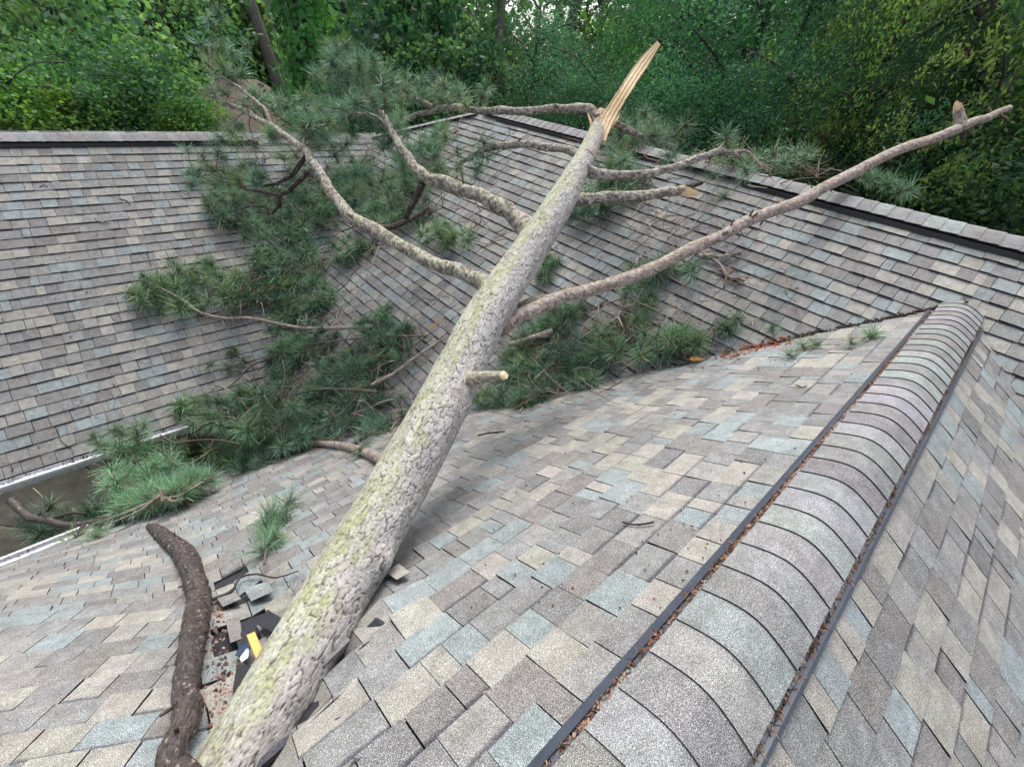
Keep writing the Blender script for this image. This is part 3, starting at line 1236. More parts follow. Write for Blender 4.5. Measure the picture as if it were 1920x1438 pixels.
patch('loose_shingle', [(404, 1118), (440, 1106), (452, 1122), (418, 1138)], MAT['shingle'], 0.035, 'grey bent shingle lifted along the crack right of the dark limb', 'shingle', 0.014, 0.006, (0.20, 0.19, 0.18))
patch('loose_shingle', [(455, 1100), (500, 1088), (512, 1106), (468, 1120)], MAT['shingle'], 0.03, 'pale bluish shingle lifted in the crack under the needle clump', 'shingle', 0.014, 0.006, (0.24, 0.28, 0.28))
patch('loose_shingle', [(424, 1165), (446, 1150), (452, 1190), (432, 1205)], MAT['shingle'], 0.03, 'brownish shingle folded over the left edge of the torn felt', 'shingle', 0.016, 0.006, (0.20, 0.17, 0.16))
patch('loose_shingle', [(725, 1085), (748, 1070), (770, 1088), (745, 1102)], MAT['shingle'], 0.05, 'small raised cream shingle touching the right side of the trunk', 'shingle', 0.014, 0.006, (0.34, 0.32, 0.27))
patch('loose_shingle', [(590, 1225), (640, 1190), (660, 1212), (612, 1250)], MAT['shingle'], 0.05, 'grey shingle pushed up against the lower right side of the trunk', 'shingle', 0.014, 0.006, (0.22, 0.22, 0.21))
patch('loose_shingle', [(445, 1300), (478, 1280), (474, 1330), (450, 1340)], MAT['shingle'], 0.01, 'sunken grey shingle between bark litter and the lowest trunk', 'shingle', 0.01, 0.006, (0.17, 0.165, 0.16))

# ================================================================== THE FALLEN PINE
base = trunk_pt(1438)
pine = empty('fallen_pine', base, 'big broken pine lying across the roofs, its bark green with lichen', 'fallen tree')
PO = base
ys_ = [1600, 1438, 1325, 1200, 1100, 1000, 900, 800, 700, 600, 500, 400, 330, 280, 245]
pxw = [150, 142, 136, 130, 124, 116, 108, 100, 90, 78, 68, 56, 43, 34, 28]
tp = [trunk_pt(y) for y in ys_]
tr = [w * tdep(y) / FPX / 2 for w, y in zip(pxw, ys_)]
ox = bark_tube('trunk', tp, tr, (0.030, 0.066), 0.0055, 190, 0.0072, 'grey', 0.50, pine, 'bark', 2.0,
               knots=[(0.95, 1.2, 0.06, 0.03), (0.5, 4.4, 0.05, 0.025), (1.9, 1.5, 0.05, 0.02)], origin=PO)
tpt = [trunk_pt(300), trunk_pt(270), trunk_pt(240), trunk_pt(212)]
bark_tube('trunk_top', tpt, [0.093, 0.075, 0.066, 0.05], (0.03, 0.05), 0.006, 64, 0.008, 'brown', 0.15, pine, 'bark', 5.0, origin=PO)['label'] = 'narrow reddish brown upper trunk below the torn top'


def blade(name, pts, widths, thicks, m, parent, origin, jag=0.15, label=None, upv=None):
    """a torn splinter: flat tapering sliver with ragged edges"""
    P, _ = spline(pts, [0] * len(pts), 0.03)
    t = np.linspace(0, 1, len(P))
    W = np.interp(t, np.linspace(0, 1, len(widths)), widths)
    TH_ = np.interp(t, np.linspace(0, 1, len(thicks)), thicks)
    T, A, B_ = frames(P)
    view = -(P.mean(0) - CAM)
    view /= np.linalg.norm(view)
    V, F = [], []
    nn = 11
    streak = [random.uniform(0, 1) for _ in range(nn)]
    tn = []
    for i in range(len(P)):
        drift = 0.25 * math.sin(i * 0.31)
        for q in (0, 1):
            for k in range(nn):
                g_ = min(1, max(0, streak[k] + drift + random.uniform(-0.15, 0.15)))
                tn.append(np.array([0.86, 0.66, 0.40]) * g_ + np.array([0.58, 0.37, 0.18]) * (1 - g_))
        s = np.cross(T[i], view)
        s /= np.linalg.norm(s)
        n = np.cross(s, T[i])
        offs = []
        for k in range(nn):
            f = k / (nn - 1) - 0.5
            jg = 1 + random.uniform(-jag, jag)
            V.append(P[i] + s * W[i] * f * jg + n * (TH_[i] * (0.25 + 0.15 * math.sin(k * 2.1 + i * 0.05) + random.uniform(-0.05, 0.05))) - origin)
        for k in range(nn):
            f = k / (nn - 1) - 0.5
            V.append(P[i] + s * W[i] * f * 0.9 - n * TH_[i] * (0.6 - 1.6 * f * f) - origin)
    m2 = 2 * nn
    for i in range(len(P) - 1):
        a, b = i * m2, (i + 1) * m2
        for k in range(nn - 1):
            F.append((a + k, a + k + 1, b + k + 1, b + k))
            F.append((a + nn + k + 1, a + nn + k, b + nn + k, b + nn + k + 1))
        F.append((a, b, b + nn, a + nn))
        F.append((a + nn - 1, a + m2 - 1, b + m2 - 1, b + nn - 1))
    F.append(tuple(range(nn)) + tuple(range(m2 - 1, nn - 1, -1)))
    e = (len(P) - 1) * m2
    F.append((tuple(e + k for k in range(nn)) + tuple(e + k for k in range(m2 - 1, nn - 1, -1)))[::-1])
    if m is MAT['wood']:
        o = link_mesh(name, V, F, [MAT['woodfibre']], parent, tint=np.array(tn))
    else:
        o = link_mesh(name, V, F, [m], parent)
    if label:
        o['label'] = label
    return o


D0 = tdep(235)
blade('torn_splinter', [at(1124, 262, D0 - 0.09), at(1140, 222, D0 - 0.07), at(1168, 176, D0 - 0.05), at(1196, 133, D0), at(1220, 100, D0 + 0.02), at(1235, 81, D0 + 0.02)],
      [0.12, 0.122, 0.118, 0.116, 0.112, 0.05], [0.04, 0.045, 0.04, 0.03, 0.02, 0.01], MAT['wood'], pine, PO, 0.06, 'long pale yellow splinter at the broken top')
for (a, b, c_, w) in (((1110, 246), (1107, 226), (1101, 211), 0.030), ((1134, 236), (1147, 208), (1157, 184), 0.034), ((1144, 240), (1156, 224), (1163, 212), 0.022), ((1124, 256), (1120, 236), (1113, 220), 0.026)):
    blade('torn_splinter', [at(a[0], a[1], D0 - 0.06), at(b[0], b[1], D0 - 0.07), at(c_[0], c_[1], D0 - 0.04)], [w, w * 0.8, 0.004], [0.015, 0.012, 0.004], MAT['wood'], pine, PO, 0.25)
blade('torn_splinter', [at(1118, 235, D0), at(1122, 215, D0), at(1126, 203, D0)], [0.06, 0.05, 0.02], [0.03, 0.02, 0.01], MAT['wood'], pine, PO, 0.1, 'short stub of torn wood beside the long splinter')

# --- needle tufts: a few meshes, used many times
def tuft_mesh(seed, n=150, L=0.165, w=0.0021, spread=100, bud=True, lean=0.0):
    r = np.random.default_rng(seed)
    V, F3, F4, T_ = [], [], [], []
    ph = r.uniform(0, 2 * math.pi, n)
    th = np.radians(12 + (spread - 12) * np.sqrt(r.uniform(0, 1, n)))
    z0 = r.uniform(-0.075, 0.0, n)
    th += (-z0) * 3
    ln = L * r.uniform(0.65, 1.1, n)
    for i in range(n):
        d = np.array([math.sin(th[i]) * math.cos(ph[i]), math.sin(th[i]) * math.sin(ph[i]), math.cos(th[i])])
        sd = np.cross(d, r.normal(0, 1, 3))
        sd /= np.linalg.norm(sd)
        o = np.array([0, 0, z0[i]])
        dr = r.normal(0, 0.13, 3) * ln[i] + np.array([0, 0, 0.04 * ln[i]])
        m_ = o + d * ln[i] * 0.5 + dr * 0.3
        e = o + d * ln[i] + dr
        b = len(V)
        V += [o - sd * w / 2, o + sd * w / 2, m_ + sd * w * 0.5, m_ - sd * w * 0.5, e]
        F4.append((b, b + 1, b + 2, b + 3))
        F3.append((b + 3, b + 2, b + 4))
        g_ = r.uniform(0.75, 1.25)
        ye = r.uniform(0, 0.35)
        c0 = np.array([0.045 + 0.04 * ye, 0.085, 0.05]) * g_  # needle foot darkened: shade inside the tuft painted in
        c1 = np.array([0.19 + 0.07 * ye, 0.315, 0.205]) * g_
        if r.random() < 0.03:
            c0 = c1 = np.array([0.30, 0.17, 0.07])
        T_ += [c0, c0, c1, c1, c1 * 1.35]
    if bud:
        for (zz, rr, hh) in ((-0.02, 0.0045, 0.04),):
            b = len(V)
            k = 5
            for q in range(k):
                a = q * 2 * math.pi / k
                V.append(np.array([rr * math.cos(a), rr * math.sin(a), zz]))
                T_.append(np.array([0.30, 0.22, 0.10]))
            V.append(np.array([0, 0, zz + hh]))
            T_.append(np.array([0.45, 0.38, 0.2]))
            for q in range(k):
                F3.append((b + q, b + (q + 1) % k, b + k))
    return np_mesh('needle_tuft', np.array(V), F4, [MAT['needle']], np.array(T_), False, F3)


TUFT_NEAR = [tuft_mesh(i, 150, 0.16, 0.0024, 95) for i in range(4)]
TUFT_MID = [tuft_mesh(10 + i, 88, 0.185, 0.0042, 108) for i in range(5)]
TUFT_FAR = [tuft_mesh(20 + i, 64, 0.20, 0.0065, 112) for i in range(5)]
NT = [0]


def rot_to(d, roll):
    d = Vector(tuple(map(float, d))).normalized()
    q = d.to_track_quat('Z', 'Y')
    return q.to_matrix().to_4x4() @ Matrix.Rotation(roll, 4, 'Z')


def add_tuft(P, d, parent, origin, scale=1.0, tone=None):
    dep = max(0.3, (np.array(P) - CAM) @ FW)
    lst = TUFT_NEAR if dep < 3.0 else (TUFT_MID if dep < 5.5 else TUFT_FAR)
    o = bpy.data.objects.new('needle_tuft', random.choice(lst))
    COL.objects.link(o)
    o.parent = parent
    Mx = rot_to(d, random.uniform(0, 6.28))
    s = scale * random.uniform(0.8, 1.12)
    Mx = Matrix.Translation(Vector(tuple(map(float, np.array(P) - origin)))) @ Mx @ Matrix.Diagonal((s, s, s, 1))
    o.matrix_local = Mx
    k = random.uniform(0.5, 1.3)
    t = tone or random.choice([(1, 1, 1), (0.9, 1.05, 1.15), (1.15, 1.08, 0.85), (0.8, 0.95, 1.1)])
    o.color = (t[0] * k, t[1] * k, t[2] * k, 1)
    NT[0] += 1
    return o


def stem_tube(pts, r0, r1, m, parent, origin, name='stem', ns=8, ds=0.04):
    V, F = tube(pts, list(np.linspace(r0, r1, len(pts))), ns, ds, True, 0.0)
    V = V + RNG.normal(0, min(r0, 0.004) * 0.12, V.shape)
    return link_mesh(name, list(V - origin), F, [m], parent, smooth=True)


def twig_with_tufts(start, d, L, parent, origin, m, ntuft=2, follow=True, r0=0.005, tone=None, clear=0.03, tscale=1.0, droop=0.0):
    pts = [np.array(start, float)]
    follow = follow and abs(surf(start[0], start[1]) - start[2]) < 0.45
    d = np.array(d, float)
    d /= np.linalg.norm(d) + 1e-9
    for k in range(3):
        d2 = d + RNG.normal(0, 0.22, 3) + np.array([0, 0, 0.12 - droop])
        d2 /= np.linalg.norm(d2)
        p = pts[-1] + d2 * L / 3
        if follow:
            zz = surf(p[0], p[1])
            if zz > 1.0:
                p[2] = min(max(p[2], zz + clear), zz + 0.25)
        pts.append(p)
        d = d2
    stem_tube(pts, r0, r0 * 0.5, m, parent, origin, 'twig', 5, 0.06)
    if ntuft > 0:
        add_tuft(pts[-1], d + np.array([0, 0, 0.25]), parent, origin, tscale, tone)
    for k in range(1, ntuft):
        q = pts[random.choice([1, 2])] + RNG.normal(0, 0.01, 3)
        dd = d + RNG.normal(0, 0.7, 3) + np.array([0, 0, 0.35])
        add_tuft(q, dd, parent, origin, tscale * 0.9, tone)
    return pts


def tree_branch(pxs, widths, name='branch', pal='mottled', lichen=0.3, twigs=0, ntuft=2, twl=0.35, label=None, tstart=0.5, m='bark', cell=(0.022, 0.034), amp=0.003, nth=28, droop=0.05):
    """pxs: list of (px, py, depth); widths in photograph pixels"""
    pts = [at(a, b, c) for a, b, c in pxs]
    rad = [0.94 * w * c / FPX / 2 for w, (a, b, c) in zip(widths, pxs)]
    if len(pts) > 5:
        p2, r2 = [pts[0]], [rad[0]]
        for i in range(1, len(pts)):
            if i > 1:
                m2_ = (pts[i - 1] + pts[i]) / 2 + RNG.normal(0, 0.2, 3) * (rad[i - 1] + rad[i]) / 2
                p2.append(m2_)
                r2.append((rad[i - 1] + rad[i]) / 2 * random.uniform(0.9, 1.0))
            p2.append(pts[i])
            r2.append(rad[i] * random.uniform(0.97, 1.12))
        pts, rad = p2, r2
    o = bark_tube(name, pts, rad, cell, amp, nth, 0.012, pal, lichen, pine, m, random.uniform(0, 50), origin=PO)
    if label:
        o['label'] = label
    P, R = spline(pts, rad, 0.05)
    n = len(P)
    if len(pxs) > 5 and widths[1] > 8:
        V_, F_ = [], []
        for k in range(int(n / 7)):
            i = random.randrange(max(2, n // 6), n - 1)
            d = RNG.normal(0, 1, 3)
            T = P[min(i + 1, n - 1)] - P[i - 1]
            T /= np.linalg.norm(T) + 1e-9
            d = d - (d @ T) * T * 0.6
            d /= np.linalg.norm(d)
            L = random.uniform(0.02, 0.09) + R[i]
            r = R[i] * random.uniform(0.15, 0.34)
            v, f = tube([P[i], P[i] + d * L * 0.6, P[i] + d * L + RNG.normal(0, 0.008, 3)], [r * 1.5, r, r * 0.7], 6, 0.03)
            b = len(V_)
            V_ += list(v - PO)
            F_ += [tuple(b + q for q in g_) for g_ in f]
        if V_:
            link_mesh('stub', V_, F_, [MAT['twig']], o, smooth=False)['kind'] = 'stuff'
    for k in range(twigs):
        i = min(n - 2, int(n * (tstart + (1 - tstart) * (k + random.random()) / max(1, twigs))))
        T = P[i + 1] - P[i]
        T /= np.linalg.norm(T) + 1e-9
        d = T * 0.6 + RNG.normal(0, 0.6, 3) + np.array([0, 0, 0.15])
        twig_with_tufts(P[i], d, twl * random.uniform(0.6, 1.2), pine, PO, MAT['twig'], ntuft, False, 0.006, None, 0, 1.0, droop)
    return o, P


# main limbs (pixel, pixel, depth) and widths in pixels
tree_branch([(925, 560, 3.25), (908, 532, 3.35), (860, 508, 3.5), (790, 482, 3.75), (700, 430, 4.1), (658, 408, 4.25), (620, 360, 4.45), (592, 312, 4.6), (575, 285, 4.7), (510, 237, 5.0), (460, 208, 5.2), (418, 193, 5.35), (405, 175, 5.4), (400, 150, 5.5), (394, 120, 5.55), (393, 92, 5.6), (400, 84, 5.62)],
            [46, 34, 28, 27, 25, 24, 20, 16, 14, 11, 10, 8, 6, 5, 4, 4, 3], twigs=14, ntuft=1, twl=0.5, tstart=0.52, label='long left branch reaching up past the ridge', lichen=0.4)
tree_branch([(1000, 450, 3.75), (985, 425, 3.85), (950, 392, 3.95), (900, 366, 4.1), (850, 349, 4.25), (805, 336, 4.35), (775, 312, 4.45), (752, 280, 4.55), (736, 250, 4.65), (716, 212, 4.8)],
            [50, 40, 30, 27, 24, 22, 19, 15, 13, 9], twigs=5, ntuft=2, twl=0.3, tstart=0.8, lichen=0.45, label='thick curved branch left of the upper trunk')
tree_branch([(792, 345, 4.38), (780, 372, 4.5), (765, 400, 4.6), (757, 418, 4.7)], [13, 12, 10, 9], pal='dark', lichen=0, label='dark stub hanging under the curved branch')
tree_branch([(1120, 222, 4.45), (1108, 206, 4.5), (1080, 203, 4.6), (1040, 204, 4.75), (990, 209, 4.9), (940, 207, 5.05), (900, 208, 5.2), (860, 202, 5.3), (830, 203, 5.4), (800, 212, 5.5), (770, 220, 5.6), (742, 222, 5.7)],
            [17, 17, 16, 15, 14, 14, 13, 12, 11, 10, 9, 6], twigs=8, ntuft=2, twl=0.4, tstart=0.5, lichen=0.4, label='level grey branch at the top of the trunk')
tree_branch([(812, 201, 5.42), (790, 190, 5.5), (765, 183, 5.6), (735, 180, 5.7), (705, 170, 5.8), (675, 152, 5.9), (645, 140, 6.0)], [8, 7, 7, 6, 5, 4, 3], twigs=16, ntuft=3, twl=0.42, tstart=0.3, lichen=0.1, pal='brown')
tree_branch([(735, 180, 5.7), (722, 200, 5.75), (700, 215, 5.85), (672, 212, 5.9), (640, 225, 6.0), (618, 240, 6.1)], [7, 7, 7, 6, 5, 4], twigs=10, ntuft=2, twl=0.4, tstart=0.1, lichen=0.0, pal='dark')
tree_branch([(1088, 290, 4.15), (1060, 280, 4.3), (1020, 276, 4.45), (960, 272, 4.65), (915, 278, 4.8), (885, 292, 4.95), (857, 308, 5.1)], [18, 15, 14, 13, 12, 10, 8], twigs=5, ntuft=2, twl=0.3, tstart=0.6, lichen=0.35)
tree_branch([(1095, 318, 4.0), (1115, 326, 4.0), (1160, 329, 4.1), (1220, 326, 4.2), (1265, 314, 4.3), (1305, 298, 4.4), (1345, 285, 4.5), (1372, 286, 4.6), (1392, 298, 4.7)], [26, 20, 16, 15, 14, 13, 12, 10, 7], twigs=3, ntuft=2, twl=0.3, tstart=0.85, lichen=0.3, label='upper right branch curving down at its tip')
tree_branch([(1345, 285, 4.5), (1352, 275, 4.52), (1358, 266, 4.55)], [6, 4, 3], pal='brown', lichen=0)
tree_branch([(1372, 286, 4.6), (1398, 284, 4.65), (1412, 296, 4.7), (1428, 316, 4.8)], [6, 5, 7, 5], pal='brown', lichen=0)
tree_branch([(1070, 372, 3.85), (1095, 374, 3.85), (1140, 369, 3.95), (1200, 368, 4.0), (1250, 360, 4.1), (1282, 356, 4.2)], [30, 24, 19, 19, 18, 17], lichen=0.5, label='right branch ending in a pale break')
blade('torn_splinter', [at(1274, 358, 4.14), at(1296, 361, 4.2), at(1308, 363, 4.22)], [0.06, 0.085, 0.04], [0.03, 0.03, 0.02], MAT['wood'], pine, PO, 0.15, 'pale broken end of the right branch')
tree_branch([(1270, 354, 4.2), (1292, 350, 4.25), (1316, 343, 4.3)], [12, 10, 8], pal='dark', lichen=0.2)
tree_branch([(935, 612, 3.1), (958, 602, 3.15), (1000, 581, 3.25), (1100, 546, 3.5), (1200, 513, 3.72), (1300, 465, 3.95), (1400, 415, 4.15), (1500, 378, 4.35), (1600, 325, 4.6), (1700, 276, 4.8), (1800, 240, 5.0), (1850, 222, 5.1), (1892, 203, 5.2)],
            [44, 30, 26, 25, 25, 24, 22, 22, 20, 18, 18, 13, 11], pal='brown', lichen=0.28, label='longest right branch, bare, reaching beyond the ridge', nth=36, cell=(0.03, 0.03))
tree_branch([(1800, 243, 5.0), (1799, 225, 4.99), (1797, 206, 4.98)], [24, 20, 15], pal='brown', lichen=0.2, label='short upright stub near the end of the long branch')
blade('torn_splinter', [at(1797, 210, 4.97), at(1795, 198, 4.96), at(1793, 190, 4.96)], [0.10, 0.07, 0.015], [0.04, 0.03, 0.01], MAT['wood'], pine, PO, 0.2, 'jagged pale tip of the upright stub')
tree_branch([(1802, 243, 5.0), (1806, 256, 5.02), (1805, 268, 5.05)], [12, 8, 4], pal='dark', lichen=0.0)
tree_branch([(975, 580, 3.35), (1000, 567, 3.4), (1040, 560, 3.45), (1075, 553, 3.5), (1105, 541, 3.6)], [24, 22, 19, 16, 8], lichen=0.55, pal='brown', label='short torn branch just behind the long right one')
tree_branch([(1140, 222, 4.5), (1155, 232, 4.55), (1190, 250, 4.65), (1230, 266, 4.75), (1270, 275, 4.85)], [17, 14, 11, 9, 4], twigs=5, ntuft=2, twl=0.3, tstart=0.2, lichen=0.3)
tree_branch([(880, 712, 2.6), (908, 707, 2.5), (930, 705, 2.43), (944, 704, 2.39)], [30, 23, 18, 17], lichen=0.6, label='short sawn-looking stub on the right of the trunk', pal='brown')
tree_branch([(575, 290, 4.68), (560, 312, 4.8), (545, 330, 4.9), (520, 344, 5.0), (490, 350, 5.1)], [8, 9, 8, 6, 4], pal='dark', lichen=0.1, twigs=5, ntuft=1, twl=0.25, tstart=0.3)
tree_branch([(578, 322, 4.6), (560, 340, 4.7), (538, 360, 4.8), (525, 366, 4.85), (495, 360, 4.95), (470, 357, 5.0), (440, 345, 5.1), (415, 335, 5.2), (395, 322, 5.3), (374, 318, 5.4), (366, 330, 5.45)], [9, 9, 8, 7, 6, 5, 5, 4, 4, 3, 3], pal='dark', lichen=0.2, twigs=9, ntuft=1, twl=0.28, tstart=0.35)
tree_branch([(525, 366, 4.85), (523, 385, 4.95), (510, 400, 5.0), (495, 388, 5.1), (470, 387, 5.2), (430, 398, 5.3)], [6, 6, 5, 4, 3, 3], pal='dark', lichen=0.1, twigs=5, ntuft=1, twl=0.25, tstart=0.4)
tree_branch([(700, 428, 4.15), (725, 428, 4.4), (755, 418, 4.6), (780, 405, 4.8), (802, 390, 5.0)], [10, 12, 11, 9, 6], pal='dark', lichen=0.1)
tree_branch([(510, 237, 5.0), (497, 205, 5.1), (480, 190, 5.2), (450, 165, 5.3), (425, 150, 5.4), (408, 138, 5.5)], [5, 5, 5, 4, 4, 3], pal='brown', lichen=0.1, twigs=7, ntuft=1, twl=0.38, tstart=0.1)
tree_branch([(575, 285, 4.7), (570, 262, 4.8), (590, 240, 4.9), (580, 215, 5.0)], [5, 4, 4, 3], pal='brown', lichen=0.1, twigs=8, ntuft=2, twl=0.32, tstart=0.1)
tree_branch([(716, 214, 4.8), (700, 190, 5.0), (680, 165, 5.2), (665, 140, 5.4), (650, 118, 5.5)], [7, 6, 5, 4, 3], pal='dark', lichen=0.0, twigs=14, ntuft=2, twl=0.35, tstart=0.3)
tree_branch([(736, 250, 4.65), (715, 225, 4.75), (696, 215, 4.85), (670, 212, 5.0)], [5, 5, 4, 3], pal='brown', lichen=0.0, twigs=4, ntuft=1, twl=0.3, tstart=0.3)
# extra clusters of needles that the photograph shows round the high tips
for (px, py, dp, n, sx, sy) in ((655, 128, 5.6, 22, 34, 24), (700, 165, 5.6, 12, 34, 20), (785, 165, 5.6, 10, 40, 12), (850, 175, 5.6, 5, 36, 8), (430, 88, 5.6, 4, 12, 8), (530, 190, 5.3, 5, 36, 16), (470, 140, 5.4, 3, 30, 16), (560, 250, 5.1, 7, 30, 18), (600, 215, 5.4, 5, 26, 18), (690, 240, 5.5, 8, 50, 16),
                                (620, 250, 5.3, 10, 22, 16), (770, 330, 5.2, 14, 30, 22), (800, 300, 5.4, 10, 30, 18), (1165, 300, 5.2, 12, 34, 20), (1180, 230, 4.9, 6, 22, 12), (440, 235, 5.3, 5, 20, 12), (490, 355, 5.1, 8, 40, 18), (400, 345, 5.4, 7, 26, 16), (650, 330, 5.4, 12, 40, 30)):
    for k in range(n):
        P = at(px + random.gauss(0, sx), py + random.gauss(0, sy), dp + random.uniform(-0.3, 0.3))
        d = RNG.normal(0, 0.6, 3) + np.array([0, 0, 0.5])
        add_tuft(P, d, pine, PO, 1.0, (0.95, 1.08, 1.1) if py < 250 else None)


# ================================================================== LOOSE BOUGHS AND BRANCHES
def bough(label, pxs, r0, r1, twigs, ntuft, twl=0.3, m='twig', lift=0.05, group='broken boughs lying on the roofs', name='pine_bough', tone=None, tscale=1.0, tstart=0.15, depth=None, clear=0.03, cat='bough', tube_ns=8):
    if cat == 'branch' and len(pxs[0]) == 2 and r0 < 0.023 and m != 'twigpale':
        lift += 0.10
        r0 *= 1.35
        r1 *= 1.35
    pts = []
    for q in pxs:
        if len(q) == 3:
            pts.append(at(*q))
        else:
            pts.append(on(q[0], q[1], lift))
    o = empty(name, pts[0], label, cat, group)
    O = pts[0]
    if r0 > 0.018:
        bark_tube('stem', pts, list(np.linspace(r0, r1, len(pts))), (0.022, 0.03), 0.003, 28, 0.012, {'twig': 'brown', 'twigdark': 'dark', 'twigpale': 'mottled'}[m], 0.05, o, 'bark' if m != 'twigdark' else 'wetbark', random.uniform(0, 50), origin=O)
    else:
        stem_tube(pts, r0, r1, MAT[m], o, O, 'stem', tube_ns)
    P, R = spline(pts, [r0] * len(pts), 0.04)
    n = len(P)
    if cat == 'bough' and twigs >= 8:
        twigs = int(twigs * 1.45)
        twl *= 1.2
        tscale *= 1.05
        for k in range(int(twigs * 0.9)):
            i = random.randrange(0, n - 1)
            d = RNG.normal(0, 1, 3) + np.array([0, 0, 0.5])
            twig_with_tufts(P[i], d, twl * random.uniform(0.8, 1.9), o, O, MAT[random.choice(['twig', 'twigpale', 'twigpale', 'twigdark'])], 0, True, random.uniform(0.004, 0.009), None, random.uniform(0.05, 0.22))
    for k in range(twigs):
        i = min(n - 2, int(n * (tstart + (1 - tstart) * (k + random.random()) / max(1, twigs))))
        T = P[i + 1] - P[i]
        T /= np.linalg.norm(T) + 1e-9
        lat = np.cross(T, (0, 0, 1.0))
        d = T * random.uniform(0.2, 1.0) + lat * random.choice([-1, 1]) * random.uniform(0.3, 1.1) + np.array([0, 0, random.uniform(-0.1, 0.3)])
        twig_with_tufts(P[i], d, twl * random.uniform(0.5, 1.3), o, O, MAT[m], ntuft if random.random() < 0.8 else max(0, ntuft - 1), True, max(0.003, r1 * 0.8), tone, clear, tscale)
    return o


BRIGHT = (1.15, 1.2, 1.05)
DEEP = (0.8, 0.92, 0.9)  # darker needle tint, painting depth shade into underlying boughs
bough('long bare reddish branch across the left slope, needles at its tip', [(700, 638), (640, 640), (565, 638), (480, 622), (430, 622), (385, 612), (350, 588), (300, 562), (262, 545)], 0.022, 0.006, 4, 1, 0.25, 'twig', 0.12, tstart=0.6, cat='branch', name='broken_branch')
bough('bushy bough pointing left on the left slope above the gutter opening', [(500, 540), (440, 535), (390, 530), (340, 545), (290, 552)], 0.009, 0.004, 17, 2, 0.24, 'twig', 0.10, tone=BRIGHT)
bough('needle clump where the long reddish branch ends', [(400, 560), (360, 575), (310, 575), (275, 565)], 0.007, 0.003, 9, 2, 0.2, 'twig', 0.08, tone=BRIGHT)
bough('dense bough at the top of the left valley', [(590, 345), (540, 375), (490, 390), (440, 400)], 0.010, 0.004, 16, 2, 0.3, 'twigdark', 0.10, tone=DEEP)
bough('dense bough in the left valley under the long left branch', [(640, 380), (590, 410), (530, 440), (470, 450)], 0.010, 0.004, 20, 2, 0.3, 'twigdark', 0.10, tone=DEEP)
bough('thick green bough midway down the left valley', [(600, 440), (560, 480), (520, 510), (490, 500)], 0.010, 0.005, 20, 2, 0.26, 'twig', 0.12)
bough('glossy green bough hanging over the left valley beside the reddish branch', [(620, 500), (580, 540), (545, 560), (505, 565)], 0.010, 0.005, 22, 2, 0.25, 'twig', 0.12)
bough('sparse dark bough below the fork of the reddish branch', [(600, 600), (560, 600), (520, 610)], 0.008, 0.004, 12, 2, 0.25, 'twigdark', 0.08, tone=DEEP)
bough('dark forked branch running down-left from the reddish branch', [(565, 648), (520, 690), (480, 705), (450, 735), (438, 745)], 0.014, 0.005, 4, 0, 0.2, 'twigdark', 0.10, cat='branch', name='broken_branch')
bough('thin forked branch below the reddish one', [(800, 655), (720, 655), (650, 660), (560, 672), (500, 695)], 0.012, 0.006, 3, 0, 0.25, 'twig', 0.10, cat='branch', name='broken_branch')
bough('thin branch forking over the green clump left of the trunk', [(655, 662), (600, 700), (575, 725), (540, 735)], 0.012, 0.005, 2, 0, 0.2, 'twigpale', 0.12, cat='branch', name='broken_branch')
bough('large deep green bough in the middle just left of the trunk', [(760, 690), (710, 690), (660, 700), (620, 720)], 0.010, 0.005, 26, 2, 0.25, 'twig', 0.10)
bough('lower half of the green mass left of the trunk', [(740, 740), (700, 745), (650, 740), (610, 730)], 0.010, 0.005, 22, 2, 0.25, 'twig', 0.10)
bough('bough filling the valley foot behind the trunk', [(800, 640), (770, 660), (735, 650), (700, 620)], 0.009, 0.004, 15, 2, 0.24, 'twig', 0.08, tone=DEEP)
bough('sparse bough between the green mass and the gutter', [(600, 745), (560, 760), (520, 765), (480, 745)], 0.010, 0.005, 14, 2, 0.28, 'twigdark', 0.08, tone=DEEP)
bough('bluish bough under the trunk where the slopes meet', [(780, 790), (740, 800), (690, 800), (640, 790), (600, 785)], 0.011, 0.005, 24, 2, 0.26, 'twig', 0.10, tone=(1.0, 1.15, 1.25))
bough('bluish bough at the edge of the opening', [(640, 815), (600, 825), (560, 830), (500, 850), (470, 862)], 0.011, 0.005, 20, 2, 0.22, 'twig', 0.08, tone=(1.0, 1.15, 1.2))
bough('bright round clump over the right end of the gutter opening', [(540, 790), (510, 800), (485, 815)], 0.008, 0.004, 12, 2, 0.2, 'twig', 0.14, tone=BRIGHT)
bough('bright sprig on the right end of the white gutter', [(385, 760), (365, 775), (340, 780)], 0.006, 0.003, 5, 2, 0.16, 'twig', 0.06, tone=BRIGHT)
bough('single small sprig near the left gutter', [(185, 832), (178, 826), (170, 822)], 0.003, 0.002, 1, 1, 0.05, 'twig', 0.03, tone=BRIGHT, tscale=0.75)
bough('small bright sprig lying alone on the left slope', [(450, 695), (425, 690), (400, 690)], 0.005, 0.003, 3, 1, 0.12, 'twigdark', 0.05, tone=BRIGHT)
bough('second bright sprig on the left slope, near the dark fork', [(470, 690), (450, 675), (430, 665)], 0.005, 0.003, 3, 1, 0.12, 'twigdark', 0.05, tone=BRIGHT)
bough('thin dark branch curving through the left valley', [(700, 440), (640, 462), (600, 445), (560, 440), (540, 448)], 0.009, 0.004, 6, 1, 0.25, 'twigdark', 0.16, cat='branch', name='broken_branch')
bough('upright thin pale branch standing on the far slope', [(712, 488), (700, 520), (680, 560), (660, 600), (636, 632)], 0.009, 0.004, 1, 0, 0.15, 'twigpale', 0.22, cat='branch', name='broken_branch')
